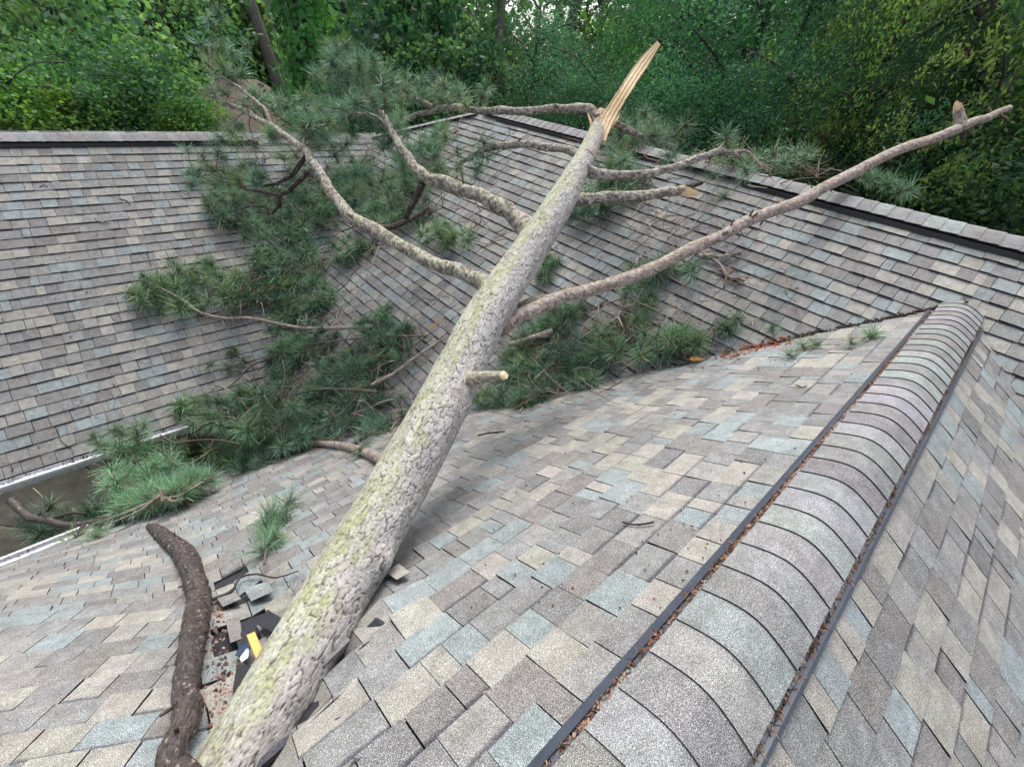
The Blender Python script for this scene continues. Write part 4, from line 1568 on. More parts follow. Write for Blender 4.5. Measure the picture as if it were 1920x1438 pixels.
bough('bough on the far slope below the thick curved branch', [(830, 400), (800, 410), (760, 415), (720, 430)], 0.008, 0.004, 14, 2, 0.28, 'twig', 0.08, tone=DEEP)
bough('light green bough on the far slope left of the trunk', [(900, 430), (870, 450), (840, 455), (815, 440)], 0.008, 0.004, 8, 2, 0.24, 'twig', 0.10, tone=BRIGHT)
bough('bough near the top of the left valley hanging over the dip', [(720, 330), (690, 350), (660, 380), (640, 400)], 0.008, 0.004, 16, 2, 0.3, 'twig', 0.10)
bough('bough high on the far slope under the level branch', [(860, 255), (830, 270), (800, 290), (770, 300)], 0.008, 0.004, 12, 2, 0.3, 'twig', 0.08, tone=(1.0, 1.12, 1.15))
bough('bough tucked under the thin arched branch on the far slope', [(860, 325), (820, 335), (780, 345), (760, 360)], 0.008, 0.004, 14, 2, 0.3, 'twig', 0.08, tone=DEEP)
bough('little sprig on the far slope above the green mass', [(735, 585), (722, 590), (712, 600)], 0.004, 0.003, 4, 2, 0.12, 'twig', 0.05, tone=(1.1, 1.25, 1.3), tscale=0.9)
bough('lone small sprig on bare shingles left of the trunk', [(790, 545), (780, 555), (772, 562)], 0.004, 0.003, 2, 1, 0.1, 'twigdark', 0.05, tscale=0.8)
bough('bough hidden under the right branch near the upper trunk', [(1180, 385), (1140, 395), (1100, 400), (1080, 410)], 0.008, 0.004, 10, 2, 0.22, 'twig', 0.08)
bough('bough behind the upper trunk, between the two right branches', [(1250, 335), (1210, 345), (1160, 345), (1130, 350)], 0.008, 0.004, 8, 2, 0.22, 'twig', 0.08, tone=DEEP)
bough('bough right of the torn top, on the ridge', [(1240, 255), (1210, 265), (1180, 280), (1150, 300)], 0.008, 0.004, 16, 2, 0.3, 'twig', 0.10)
bough('bough on the ridge where the right branch curves down', [(1420, 310), (1390, 320), (1350, 325), (1320, 315)], 0.008, 0.004, 12, 2, 0.24, 'twig', 0.08, tone=(1.0, 1.12, 1.12))
bough('pale tangle of twigs along the ridge', [(1530, 350), (1490, 325), (1460, 318), (1420, 320)], 0.008, 0.004, 12, 1, 0.3, 'twigpale', 0.12, tone=(1.0, 1.12, 1.12))
bough('bough hanging behind the ridge under the long branch', [(1590, 325, 6.3), (1630, 335, 6.2), (1665, 345, 6.1), (1690, 362, 6.0)], 0.008, 0.004, 7, 2, 0.16, 'twig', 0.16, tone=(1.0, 1.12, 1.12))
bough('sprig below the ridge vent on the far slope', [(1400, 340), (1380, 355), (1360, 372)], 0.004, 0.003, 2, 1, 0.12, 'twigpale', 0.05, tone=BRIGHT, tscale=0.9)
bough('bough under the middle of the long right branch', [(1290, 500), (1260, 520), (1230, 540), (1200, 545)], 0.008, 0.004, 9, 2, 0.24, 'twig', 0.08)
bough('bough right of the middle of the trunk, on the far slope', [(1060, 500), (1030, 510), (1010, 530)], 0.006, 0.004, 5, 2, 0.2, 'twig', 0.06, tone=DEEP)
bough('drooping clump of needles on the pale snag right of the trunk', [(1205, 560), (1195, 590), (1180, 615)], 0.006, 0.004, 6, 2, 0.15, 'twig', 0.10, tone=BRIGHT)
bough('dark bough close behind the long right branch base', [(1120, 590), (1080, 600), (1040, 610), (1000, 625)], 0.008, 0.004, 16, 2, 0.25, 'twig', 0.08, tone=DEEP)
bough('bough in the valley right of the trunk stub', [(1080, 660), (1040, 670), (1000, 690), (960, 700)], 0.009, 0.004, 20, 2, 0.24, 'twigdark', 0.08)
bough('bough along the foot of the far slope, below the stub', [(1060, 740), (1010, 750), (960, 755), (920, 750)], 0.009, 0.004, 20, 2, 0.2, 'twigdark', 0.06)
bough('feathery bough spilling onto the front slope right of the trunk', [(1140, 700), (1110, 715), (1070, 725)], 0.007, 0.004, 9, 2, 0.2, 'twigdark', 0.06)
bough('clump with pale buds in the right valley', [(1150, 630), (1120, 655), (1100, 680)], 0.007, 0.004, 12, 2, 0.18, 'twig', 0.08)
bough('bough lying at the valley edge beside a broken orange stick end', [(1290, 688), (1260, 680), (1220, 668), (1180, 660), (1140, 640)], 0.015, 0.010, 12, 2, 0.18, 'twigdark', 0.07)
bough('green sprigs in the right valley above the orange stick end', [(1340, 660), (1300, 655), (1260, 650)], 0.006, 0.004, 11, 2, 0.16, 'twig', 0.06, tone=BRIGHT)
bough('small sprig on the far slope right of the valley', [(1390, 610), (1375, 622), (1365, 632)], 0.004, 0.003, 3, 2, 0.10, 'twig', 0.05, tone=DEEP)
bough('tiny sprig at the valley near the reddish litter', [(1450, 610), (1440, 622), (1432, 632)], 0.003, 0.002, 1, 1, 0.06, 'twig', 0.04, tscale=0.75)
bough('bright sprig lying near the front ridge', [(1640, 625), (1615, 645), (1596, 655)], 0.004, 0.003, 3, 1, 0.06, 'twig', 0.04, tone=(1.0, 1.15, 1.1), tscale=0.75)
bough('thin curved twig with needles, left of the bright sprig', [(1570, 652), (1540, 652), (1510, 656), (1480, 680)], 0.004, 0.003, 3, 1, 0.06, 'twig', 0.03, tone=BRIGHT, tscale=0.7)
bough('clump of needles standing on the front slope left of the trunk', [(500, 1068), (503, 1040), (512, 1005), (520, 965)], 0.006, 0.004, 7, 2, 0.10, 'twig', 0.06, tone=(1.1, 1.2, 1.15), tscale=1.0)
bough('large fan of needles filling the gap between the two gutters', [(330, 985), (320, 955), (300, 925), (270, 900), (240, 880)], 0.012, 0.006, 34, 3, 0.30, 'twig', 0.32, tone=(1.15, 1.3, 1.25), clear=0.2)
bough('second fan of needles over the front gutter', [(400, 930), (370, 930), (340, 935), (300, 945)], 0.009, 0.005, 18, 3, 0.24, 'twig', 0.2, tone=(1.15, 1.3, 1.3), clear=0.1)
bough('sprig over the front gutter, left of the dark branch', [(260, 985), (230, 1000), (200, 1010), (170, 1020)], 0.006, 0.003, 5, 1, 0.12, 'twig', 0.05, tone=BRIGHT, tscale=0.85)
bough('thick broken branch with a torn orange knot, lying in the gap', [(20, 938, 4.6), (55, 968, 4.5), (85, 975, 4.5), (130, 985, 4.5), (180, 978, 4.5), (240, 965, 4.5), (300, 950, 4.5)], 0.040, 0.03, 7, 1, 0.3, 'twigdark', 0, name='broken_branch', cat='branch')
bough('bare pale twig rising from the thick branch in the gap', [(78, 970, 4.5), (84, 950, 4.45), (78, 930, 4.4), (62, 915, 4.4)], 0.010, 0.005, 0, 0, 0.1, 'twigpale', 0, name='broken_branch', cat='branch')
bough('short branch with a pale torn end poking from the trunk base debris', [(560, 835), (600, 838), (650, 845), (700, 862), (725, 880)], 0.034, 0.05, 4, 1, 0.2, 'twig', 0.06, name='broken_branch', cat='branch')
bough('pale snag leaning on the far slope under the long branch', [(1195, 500), (1180, 530), (1165, 560), (1160, 600), (1140, 625)], 0.026, 0.02, 4, 0, 0.3, 'twigpale', 0.12, name='broken_branch', cat='branch')
bough('dark branch with orange break in the valley right of the trunk', [(950, 680), (1000, 665), (1030, 655)], 0.022, 0.024, 2, 1, 0.2, 'twig', 0.14, name='broken_branch', cat='branch')
bough('knobbly broken stick under the long right branch', [(1300, 490), (1340, 493), (1385, 487)], 0.020, 0.016, 3, 0, 0.2, 'twigpale', 0.07, name='broken_branch', cat='branch')
bough('curved stick with an orange end below the knobbly stick', [(1310, 480), (1345, 505), (1360, 528), (1390, 535)], 0.012, 0.02, 1, 0, 0.2, 'twigpale', 0.06, name='broken_branch', cat='branch')
bough('thin reddish stick pointing down the far slope', [(1354, 536), (1350, 550), (1347, 566)], 0.010, 0.008, 0, 0, 0.1, 'twig', 0.05, name='broken_branch', cat='branch')
bough('bare branched twig spread over the shingles, left of the long branch', [(1170, 480), (1190, 450), (1215, 430), (1240, 410), (1262, 395)], 0.006, 0.003, 12, 0, 0.3, 'twigpale', 0.10, name='broken_branch', cat='branch')
bough('bare twig on the far slope near the pale break', [(1280, 460), (1300, 430), (1315, 400), (1340, 385)], 0.006, 0.003, 8, 0, 0.25, 'twigpale', 0.10, name='broken_branch', cat='branch')
bough('branch slanting from the green mass up to the trunk', [(700, 760), (740, 740), (780, 710), (825, 680)], 0.016, 0.012, 2, 0, 0.2, 'twig', 0.22, name='broken_branch', cat='branch')
bough('pale barked stick left of the trunk with torn tip', [(660, 795), (690, 785), (720, 772), (740, 768)], 0.014, 0.012, 1, 0, 0.15, 'twigpale', 0.16, name='broken_branch', cat='branch')
bough('brown branch lying across the bluish bough', [(560, 770), (600, 762), (650, 762), (710, 768)], 0.012, 0.014, 3, 0, 0.25, 'twig', 0.18, name='broken_branch', cat='branch')
bough('pinkish peeled stick above the gutter end', [(408, 737), (430, 745), (455, 765), (475, 790)], 0.014, 0.007, 0, 0, 0.1, 'twigpale', 0.14, name='broken_branch', cat='branch')
bough('thin dark twig crossing the black opening', [(300, 815, 5.2), (330, 830, 5.1), (370, 825, 5.0), (410, 825, 4.9), (450, 832, 4.8)], 0.009, 0.006, 2, 0, 0.3, 'twig', 0, name='broken_branch', cat='branch')
bough('pale twig on the far slope right of the thick curved branch', [(1075, 390), (1040, 400), (1000, 420), (985, 440)], 0.008, 0.006, 1, 0, 0.1, 'twigpale', 0.08, name='broken_branch', cat='branch')
bough('slim dark twig on the far slope under the arched branch', [(955, 305), (940, 320), (915, 345), (900, 360)], 0.007, 0.004, 2, 0, 0.2, 'twigpale', 0.05, name='broken_branch', cat='branch')
bough('long thin twig from the thin arched branch to the far slope', [(960, 300), (900, 322), (840, 330), (790, 340)], 0.006, 0.004, 3, 0, 0.2, 'twigdark', 0.10, name='broken_branch', cat='branch')

bough('bough draped over the lower left valley above the reddish branch', [(650, 545), (610, 575), (565, 592)], 0.009, 0.004, 12, 2, 0.26, 'twigdark', 0.10, tone=DEEP)
bough('bough at the left border of the debris, high on the left slope', [(500, 315), (450, 335), (400, 350)], 0.007, 0.003, 9, 2, 0.26, 'twigdark', 0.08)
bough('bough at the left border of the debris beside the dark hooked twig', [(500, 420), (455, 425), (415, 405)], 0.007, 0.003, 12, 2, 0.26, 'twig', 0.08)
bough('dark bough on the far slope beside the hanging dark stub', [(790, 375), (740, 390), (690, 405)], 0.008, 0.004, 14, 2, 0.28, 'twigdark', 0.08, tone=DEEP)
bough('bough scattered on the far slope under the long left branch', [(720, 465), (680, 475), (645, 495)], 0.008, 0.004, 9, 2, 0.26, 'twigdark', 0.06, tone=DEEP)
bough('green bough under the left end of the thin forked branch', [(640, 665), (590, 670), (545, 665)], 0.008, 0.004, 10, 2, 0.24, 'twig', 0.06)
bough('twiggy bough between the curved branch and the long left branch', [(690, 300), (665, 330), (640, 355)], 0.008, 0.004, 12, 2, 0.30, 'twig', 0.10)
bough('thin bough beside the lower edge of the green mass, twigs showing', [(590, 700), (560, 715), (530, 730)], 0.008, 0.004, 8, 1, 0.28, 'twigpale', 0.08)
bough('bough hanging over the right end of the opening, under the bluish one', [(470, 880), (440, 860), (420, 850)], 0.008, 0.004, 8, 2, 0.2, 'twig', 0.05, tone=BRIGHT)
bough('bough packed between the reddish branch and the green mass', [(620, 625), (580, 650), (545, 690)], 0.008, 0.004, 13, 2, 0.28, 'twigdark', 0.08, tone=DEEP)
bough('bough heaped at the inner corner of the opening', [(560, 790), (520, 790), (470, 800), (430, 800)], 0.008, 0.004, 14, 2, 0.26, 'twigdark', 0.10, tone=DEEP)
bough('bough fallen across the white gutter near the inner corner', [(460, 775), (425, 785), (390, 790)], 0.007, 0.004, 8, 2, 0.22, 'twig', 0.08)
bough('bough bridging the two clumps high in the left valley', [(660, 345), (610, 350), (560, 355)], 0.008, 0.004, 12, 2, 0.30, 'twigdark', 0.10, tone=DEEP)
bough('bough on the far slope beside the curved branch bend', [(800, 360), (760, 370), (725, 360)], 0.008, 0.004, 12, 2, 0.28, 'twig', 0.08)
bough('bough between the left valley and the needle clump on the left slope', [(510, 590), (475, 570), (445, 560)], 0.007, 0.004, 9, 2, 0.22, 'twig', 0.08)
bough('dark needles caught round the thick branch in the gap', [(10, 985, 4.7), (50, 990, 4.7), (110, 1000, 4.7), (160, 990, 4.7)], 0.008, 0.005, 12, 2, 0.22, 'twigdark', 0, tone=(0.6, 0.75, 0.75))
# torn orange / pale ends
for (a, b, c_, w, lab) in (((1288, 688), (1300, 690), (1314, 690), 0.03, 'splintered orange stick end on the front slope by the valley'),
                           ((1028, 656), (1038, 652), (1046, 654), 0.035, 'orange broken branch end among the needles right of the trunk'),
                           ((1135, 620), (1148, 626), (1140, 632), 0.035, 'pale broken foot of the snag right of the trunk')):
    pts = [on(*a, 0.10), on(*b, 0.10), on(*c_, 0.10)]
    o = blade('wood_chip', pts, [w, w * 1.1, w * 0.3], [0.02, 0.02, 0.006], MAT['orange'] if 'orange' in lab else MAT['wood'], None, pts[1], 0.35)
    o.location = tuple(pts[1])
    tag(o, lab, 'wood splinter')
for (a, b, w, lab, mm, lf) in (((1578, 640), (1618, 630), 0.022, 'yellow wedge of split wood above the bright sprig', 'wood', 0.012),
                           ((800, 626), (828, 612), 0.03, 'orange sliver of wood left of the trunk in the valley', 'orange', 0.08),
                           ((598, 640), (616, 632), 0.03, 'pale torn chip on the reddish branch', 'wood', 0.15),
                           ((900, 704), (948, 702), 0.0, '', 'wood', 0)):
    if w == 0:
        continue
    p, q = on(*a, lf), on(*b, lf)
    o = blade('wood_chip', [p, (p + q) / 2, q], [w * 0.6, w, w * 0.3], [0.01, 0.012, 0.004], MAT[mm], None, p, 0.2)
    o.location = tuple(p)
    tag(o, lab, 'wood splinter')
# pale cut face of the stub on the trunk
P = at(944, 704, 2.385)
V, F = tube([P, P + (at(948, 703.6, 2.365) - P)], [0.0225, 0.017], 12, 0.01)
V = V + RNG.normal(0, 0.0012, V.shape)
o = link_mesh('cut_face', list(V - PO), F, [MAT['wood']], pine)

# dark wet limb in the lower left valley
pl = [(392, 1620, 0), (372, 1500, 0), (352, 1438, 0), (358, 1370, 0), (366, 1300, 0), (372, 1200, 0), (375, 1130, 0), (368, 1085, 0), (345, 1045, 0), (318, 1018, 0), (292, 998, 0)]
pts = []
for a, b, _ in pl:
    q = hit(a, b, 'A')
    q[2] += 0.05 + (0.05 if b > 1150 else 0.0)
    pts.append(q)
wd = [46, 46, 45, 43, 40, 38, 37, 35, 31, 25, 18]
rad = [w * ((p - CAM) @ FW) / FPX / 2 for w, p in zip(wd, pts)]
pts = [p + RNG.normal(0, 0.008, 3) for p in pts]
pts.append(hit(281, 990, 'A') + np.array([0, 0, 0.03]))
rad.append(0.018)
rad = [r * random.uniform(0.93, 1.08) for r in rad]
limb = empty('fallen_limb', pts[3], 'dark wet limb lying in the valley at the lower left, left of the trunk', 'limb')
bark_tube('limb_wood', pts, rad, (0.020, 0.030), 0.0085, 80, 0.006, 'dark', 0.03, limb, 'wetbark', 9.0, origin=pts[3])
for k in range(9):
    i = random.randrange(2, len(pts) - 1)
    d = np.array([random.uniform(-1, 1), random.uniform(-1, 1), 0.5])
    d /= np.linalg.norm(d)
    q = pts[i] * 0.6 + pts[i - 1] * 0.4
    L = rad[i] + random.uniform(0.02, 0.07)
    stem_tube([q, q + d * L * 0.6, q + d * L], 0.009, 0.004, MAT['twigdark'], limb, pts[3], 'snag', 6)
# side shoot running along the crack to the needle clump
spts = [hit(a, b, 'A') + np.array([0, 0, 0.012]) for a, b in ((388, 1130), (420, 1118), (440, 1105), (450, 1085), (480, 1078), (520, 1085), (560, 1072))]
stem_tube(spts, 0.010, 0.003, MAT['twigdark'], limb, pts[3], 'side_shoot')

# small loose twigs on the shingles
for (pxs, r, mm, lab) in (
        ([(1166, 983), (1180, 987), (1196, 988), (1224, 983)], 0.0055, 'twigdark', 'short black twig alone on the front slope'),
        ([(896, 819), (915, 815), (946, 812)], 0.008, 'twigdark', 'dark reddish piece of bark just right of the trunk'),
        ([(975, 776), (982, 760), (990, 735)], 0.010, 'twigpale', 'little pale stick upright at the debris edge right of the trunk'),
        ([(178, 412), (190, 420), (207, 421)], 0.006, 'twigdark', 'thin dark curl of twig on the left slope, below the ridge'),
        ([(76, 353), (84, 349), (90, 353)], 0.006, 'twigdark', 'short dark twig high on the left slope'),
        ([(225, 375), (240, 380), (245, 388)], 0.006, 'twigdark', 'thin twig on the upper left slope nearer the pine'),
        ([(213, 770), (217, 750), (228, 738)], 0.005, 'twigpale', 'pale bent twig low on the left slope'),
        ([(275, 475), (280, 488), (284, 500)], 0.006, 'twigdark', 'forked dark twig on the middle of the left slope'),
        ([(1490, 725), (1502, 730), (1510, 727)], 0.005, 'twigdark', 'tiny dark twig right of middle on the front slope'),
        ([(18, 900), (25, 885), (22, 872)], 0.006, 'twigdark', 'dark twig standing by the lower end of the left gutter'),
        ([(905, 1330 - 25), (912, 1300), (920, 1312)], 0.004, 'twigpale', 'curled grey leaf stalk on the front slope')):
    pts = [on(a, b, r + 0.012) for a, b in pxs]
    V, F = tube(pts, [r * 0.8] * len(pts), 6, 0.02)
    V = V + RNG.normal(0, r * 0.15, V.shape)
    o = link_mesh('twig', list(V - pts[0]), F, [MAT[mm]], None, smooth=True)
    o.location = tuple(pts[0])
    tag(o, lab, 'twig')


# ------------------------------------------------------------------ litter (nobody could count it)
def litter(name, items, label=None):
    V, F, T_ = [], [], []
    for (P, kind, s, c) in items:
        b = len(V)
        if kind == 'n':     # needle
            a = random.uniform(0, 6.28)
            d = np.array([math.cos(a), math.sin(a), random.uniform(-0.1, 0.1)]) * s
            sd = np.array([-math.sin(a), math.cos(a), 0]) * 0.0012
            up = np.array([0, 0, 0.0015])
            V += [P - sd, P + sd, P + d * 0.5 + sd + up * 2, P + d * 0.5 - sd + up * 2, P + d + up]
            F += [(b, b + 1, b + 2, b + 3), (b + 3, b + 2, b + 4)]
            T_ += [c] * 5
        else:
            n = 5
            a0 = random.uniform(0, 6.28)
            tl = RNG.normal(0, 0.35, 2)
            for k in range(n):
                a = a0 + k * 2 * math.pi / n
                r = s * random.uniform(0.5, 1.0) * (1.7 if k == 0 else 1)
                dx, dy = r * math.cos(a), r * math.sin(a)
                V.append(P + np.array([dx, dy, tl[0] * dx + tl[1] * dy + s * 0.2]))
                T_.append(c)
            V.append(P + np.array([0, 0, s * 0.35]))
            T_.append(c)
            for k in range(n):
                F.append((b + k, b + (k + 1) % n, b + n))
    o = link_mesh(name, V, F, [MAT['litter']], None, tint=np.array(T_))
    o['kind'] = 'stuff'
    return o


def needles_band(x0, x1, y0, y1, zf, n, s=(0.02, 0.06), cols=None):
    it = []
    cols = cols or [(0.30, 0.13, 0.07), (0.20, 0.09, 0.05), (0.40, 0.24, 0.14), (0.08, 0.05, 0.035), (0.05, 0.035, 0.03)]
    for _ in range(n):
        x, y = random.uniform(x0, x1), random.uniform(y0, y1)
        if random.random() < 0.7:
            a = random.gauss(0, 0.15)
            it.append((np.array([x, y, zf(x, y)]), 'n', random.uniform(*s), np.array(random.choice(cols)) * random.uniform(0.7, 1.2)))
        else:
            it.append((np.array([x, y, zf(x, y)]), 'f', random.uniform(0.003, 0.008), np.array(random.choice(cols)) * random.uniform(0.6, 1.2)))
    return it


litter('pine_litter', needles_band(0.05, Q[0] - 0.2, yl - 0.026, yl + 0.002, lambda x, y: zs + random.uniform(0.008, 0.020), 2600, (0.012, 0.03)))
litter('pine_litter', needles_band(0.05, Q[0] - 0.2, yr - 0.002, yr + 0.028, lambda x, y: zs + random.uniform(0.008, 0.022), 3600, (0.012, 0.035)))
# reddish litter in the two valleys
it = []
for _ in range(420):
    t = random.random() ** 1.2
    px, py = 1350 + 130 * t + random.gauss(0, 8), 672 - 34 * t + random.gauss(0, 3.5)
    P = on(px, py, 0.016)
    it.append((P, random.choice('nf'), random.uniform(0.008, 0.03) if random.random() < 0.6 else 0.01, np.array(random.choice([(0.30, 0.10, 0.05), (0.20, 0.07, 0.04), (0.10, 0.05, 0.04)])) * random.uniform(0.6, 1.2)))
for _ in range(700):
    t = random.random()
    px, py = 1480 + 330 * t + random.gauss(0, 3), 636 - 68 * t + random.gauss(0, 1.6)
    P = on(px, py, 0.012)
    it.append((P, random.choice('nf'), random.uniform(0.006, 0.02), np.array(random.choice([(0.12, 0.06, 0.04), (0.05, 0.04, 0.035), (0.03, 0.025, 0.02)])) * random.uniform(0.6, 1.2)))
litter('pine_litter', it)
it = []
for _ in range(330):
    py = random.uniform(1130, 1438)
    px = 412 + random.gauss(0, 14) + (py - 1130) * 0.01
    P = hit(px, py, 'A')
    P[2] += disp_A(P[0], P[1]) + 0.012
    it.append((P, 'f' if random.random() < 0.75 else 'n', random.uniform(0.004, 0.012), np.array(random.choice([(0.25, 0.12, 0.09), (0.16, 0.08, 0.06), (0.33, 0.22, 0.18), (0.10, 0.06, 0.05), (0.04, 0.03, 0.03)])) * random.uniform(0.6, 1.2)))
litter('bark_litter', it)
# specks scattered over all slopes
it = []
for _ in range(260):
    px, py = random.uniform(850, 1650), random.uniform(640, 1150)
    P = on(px, py, 0.012)
    if P[1] < yl + 0.03:
        continue
    it.append((P, 'f', random.uniform(0.0025, 0.0065), np.array(random.choice([(0.025, 0.02, 0.018), (0.05, 0.035, 0.03), (0.15, 0.05, 0.03)]))))
for _ in range(2600):
    px, py = random.uniform(560, 1500), random.uniform(230, 700)
    P = on(px, py, 0.02)
    c = random.choice([(0.55, 0.48, 0.36), (0.30, 0.22, 0.15), (0.04, 0.03, 0.03), (0.25, 0.13, 0.08), (0.10, 0.16, 0.08)])
    kd = random.choice('nff')
    it.append((P, kd, random.uniform(0.03, 0.09) if kd == 'n' else random.uniform(0.005, 0.013), np.array(c)))
for _ in range(160):
    px, py = random.uniform(0, 560), random.uniform(270, 860)
    P = on(px, py, 0.02)
    c = random.choice([(0.62, 0.58, 0.48), (0.30, 0.22, 0.15), (0.05, 0.04, 0.035)])
    it.append((P, 'f', random.uniform(0.006, 0.014), np.array(c)))
for _ in range(500):
    px, py = random.uniform(60, 700), random.uniform(870, 1120)
    P = hit(px, py, 'A') + np.array([0, 0, 0.015])
    c = random.choice([(0.30, 0.15, 0.09), (0.20, 0.12, 0.08), (0.05, 0.04, 0.035)])
    kd = random.choice('nnf')
    it.append((P, kd, random.uniform(0.02, 0.06) if kd == 'n' else random.uniform(0.003, 0.006), np.array(c)))
for _ in range(420):
    t = random.random()
    px = 440 * t
    P = hit(px, 905 - 0.307 * px + 8, 'C')
    P = np.array([P[0], yce - random.uniform(0.01, 0.12), zE + random.uniform(-0.03, 0.0)])
    it.append((P, random.choice('nff'), random.uniform(0.005, 0.013), np.array(random.choice([(0.04, 0.03, 0.025), (0.10, 0.07, 0.05), (0.02, 0.018, 0.015)]))))
for _ in range(160):
    P = np.array([random.uniform(-1.9, 1.6), yeA + random.uniform(0.01, 0.12), zE + random.uniform(-0.03, 0.0)])
    it.append((P, random.choice('nff'), random.uniform(0.006, 0.012), np.array(random.choice([(0.04, 0.03, 0.025), (0.10, 0.07, 0.05)]))))
litter('loose_debris', it)
# tangle of fine bare twigs through the heaped boughs
V_, F_, T_ = [], [], []
for (cx, cy, sx, sy, n) in ((470, 400, 50, 45, 26), (560, 470, 55, 70, 40), (620, 590, 60, 50, 40), (640, 700, 80, 60, 70), (540, 780, 60, 40, 40), (700, 800, 50, 25, 22), (760, 380, 60, 50, 34), (690, 330, 50, 40, 24), (1030, 670, 70, 40, 55),
                            (1000, 745, 50, 15, 18), (1180, 630, 60, 30, 34), (1300, 530, 80, 45, 26), (1240, 430, 70, 40, 30), (1400, 330, 60, 12, 26), (1500, 335, 50, 10, 22), (900, 420, 40, 40, 16), (1150, 290, 40, 25, 16), (300, 900, 55, 30, 22), (900, 300, 70, 35, 14), (440, 560, 60, 30, 18)):
    for _ in range(int(n * 1.7)):
        px, py = random.gauss(cx, sx), random.gauss(cy, sy)
        P = on(px, py, random.uniform(0.02, 0.18))
        a = random.uniform(0, 6.28)
        d = np.array([math.cos(a), math.sin(a), random.uniform(-0.3, 0.5)])
        L = random.uniform(0.10, 0.55)
        pts = [P]
        for k in range(3):
            d = d + RNG.normal(0, 0.28, 3)
            d /= np.linalg.norm(d)
            q = pts[-1] + d * L / 3
            zz = surf(q[0], q[1])
            if abs(zz - q[2]) < 0.5:
                q[2] = max(q[2], zz + 0.02)
            pts.append(q)
        r = random.uniform(0.0025, 0.0065)
        v, f = tube(pts, [r, r * 0.9, r * 0.7, r * 0.4], 4, 0.08)
        b = len(V_)
        V_ += list(v)
        F_ += [tuple(b + i for i in q) for q in f]
        c = np.array(random.choice([(0.26, 0.19, 0.14), (0.38, 0.31, 0.25), (0.16, 0.10, 0.075), (0.09, 0.065, 0.05), (0.30, 0.17, 0.12)]))
        T_ += [c] * len(v)
o = link_mesh('twig_tangle', V_, F_, [MAT['litter']], None, tint=np.array(T_))
o['kind'] = 'stuff'
print('tufts', NT[0])

# ================================================================== GROUND PLANTS IN THE GAP
def leaf_cloud(n, seed, spread=(1, 1, 1), leaf=0.03, nclump=60, csize=0.17, elong=1.4, shell=0.55, droop=0.0, cols=None, flat_n=0.5):
    """unit-radius crown: leaf quads in clumps; tint varies by clump and by leaf"""
    r = np.random.default_rng(seed)
    d = r.normal(0, 1, (nclump, 3))
    d /= np.linalg.norm(d, axis=1)[:, None]
    rr = (shell + (1 - shell) * r.uniform(0, 1, nclump)) * (0.75 + 0.35 * r.uniform(0, 1, nclump))
    inner = r.uniform(0, 1, nclump) < 0.22
    rr[inner] *= 0.5
    cc = d * rr[:, None]
    ci = r.integers(0, nclump, n)
    off = r.normal(0, 1, (n, 3)) * csize * (0.6 + 0.8 * hash2(ci, ci * 0 + 3, 1.0))[:, None]
    off[:, 2] *= 0.6
    P = cc[ci] + off
    P[:, 2] -= droop * np.abs(off[:, 0] + off[:, 1]) * 1.5
    P *= np.array(spread)
    nn = r.normal(0, 1, (n, 3)) * np.array([1, 1, 1]) + np.array([0, 0, flat_n * 2])
    nn /= np.linalg.norm(nn, axis=1)[:, None]
    t = np.cross(nn, r.normal(0, 1, (n, 3)))
    t /= np.linalg.norm(t, axis=1)[:, None]
    t[:, 2] -= droop * 1.2
    t /= np.linalg.norm(t, axis=1)[:, None]
    s = np.cross(nn, t)
    L = leaf * r.uniform(0.7, 1.35, n)[:, None]
    W = L / elong
    V = np.stack([P - t * L / 2, P + s * W / 2 - t * L * 0.05, P + t * L / 2, P - s * W / 2 - t * L * 0.05], 1).reshape(-1, 3)
    F = np.arange(n * 4).reshape(-1, 4)
    cols = cols or [(1, 1, 1)]
    cl = np.array(cols)[r.integers(0, len(cols), nclump)]
    c = cl[ci] * (0.65 + 0.7 * hash2(ci, ci * 0 + 9, 2.0))[:, None] * r.uniform(0.75, 1.25, (n, 1))
    T_ = np.repeat(c, 4, axis=0)
    return np_mesh('crown', V, F, [MAT['leaf']], T_)


BASE = [(0.105, 0.215, 0.125), (0.085, 0.19, 0.125), (0.155, 0.25, 0.11)]  # leaf greens lightened and blued, painting haze into the colour
M_BROAD = [leaf_cloud([9000, 5500][i % 2], i, (1, 1, 0.95), [0.046, 0.072][i % 2], 75, 0.16, 1.5, cols=BASE) for i in range(4)]
M_FINE = [leaf_cloud(15000, 30 + i, (1, 1, 1.05), 0.034, 95, 0.14, 1.9, cols=[(0.07, 0.19, 0.12), (0.10, 0.25, 0.16), (0.06, 0.15, 0.10)], droop=0.25) for i in range(3)]
M_DROOP = [leaf_cloud(11000, 50 + i, (1, 1, 1), 0.034, 90, 0.095, 2.4, cols=[(0.19, 0.28, 0.08), (0.10, 0.20, 0.08), (0.25, 0.30, 0.09), (0.045, 0.11, 0.06), (0.03, 0.075, 0.045), (0.06, 0.14, 0.08)], droop=0.7, shell=0.3, flat_n=0.1) for i in range(3)]
M_DARK = [leaf_cloud(7000, 70 + i, (1, 1, 1.1), 0.065, 60, 0.19, 1.6, cols=[(0.065, 0.13, 0.07), (0.055, 0.115, 0.075), (0.09, 0.15, 0.07)]) for i in range(3)]
M_AIRY = [leaf_cloud(3200, 90 + i, (1, 1, 1.2), 0.040, 60, 0.12, 3.0, cols=[(0.07, 0.06, 0.045), (0.06, 0.075, 0.05), (0.05, 0.07, 0.045)], shell=0.4) for i in range(2)]
M_SHRUB = [leaf_cloud(6000, 110 + i, (1, 1, 0.9), 0.060, 50, 0.18, 1.5, cols=[(0.09, 0.20, 0.07), (0.07, 0.17, 0.07), (0.12, 0.22, 0.06)]) for i in range(3)]
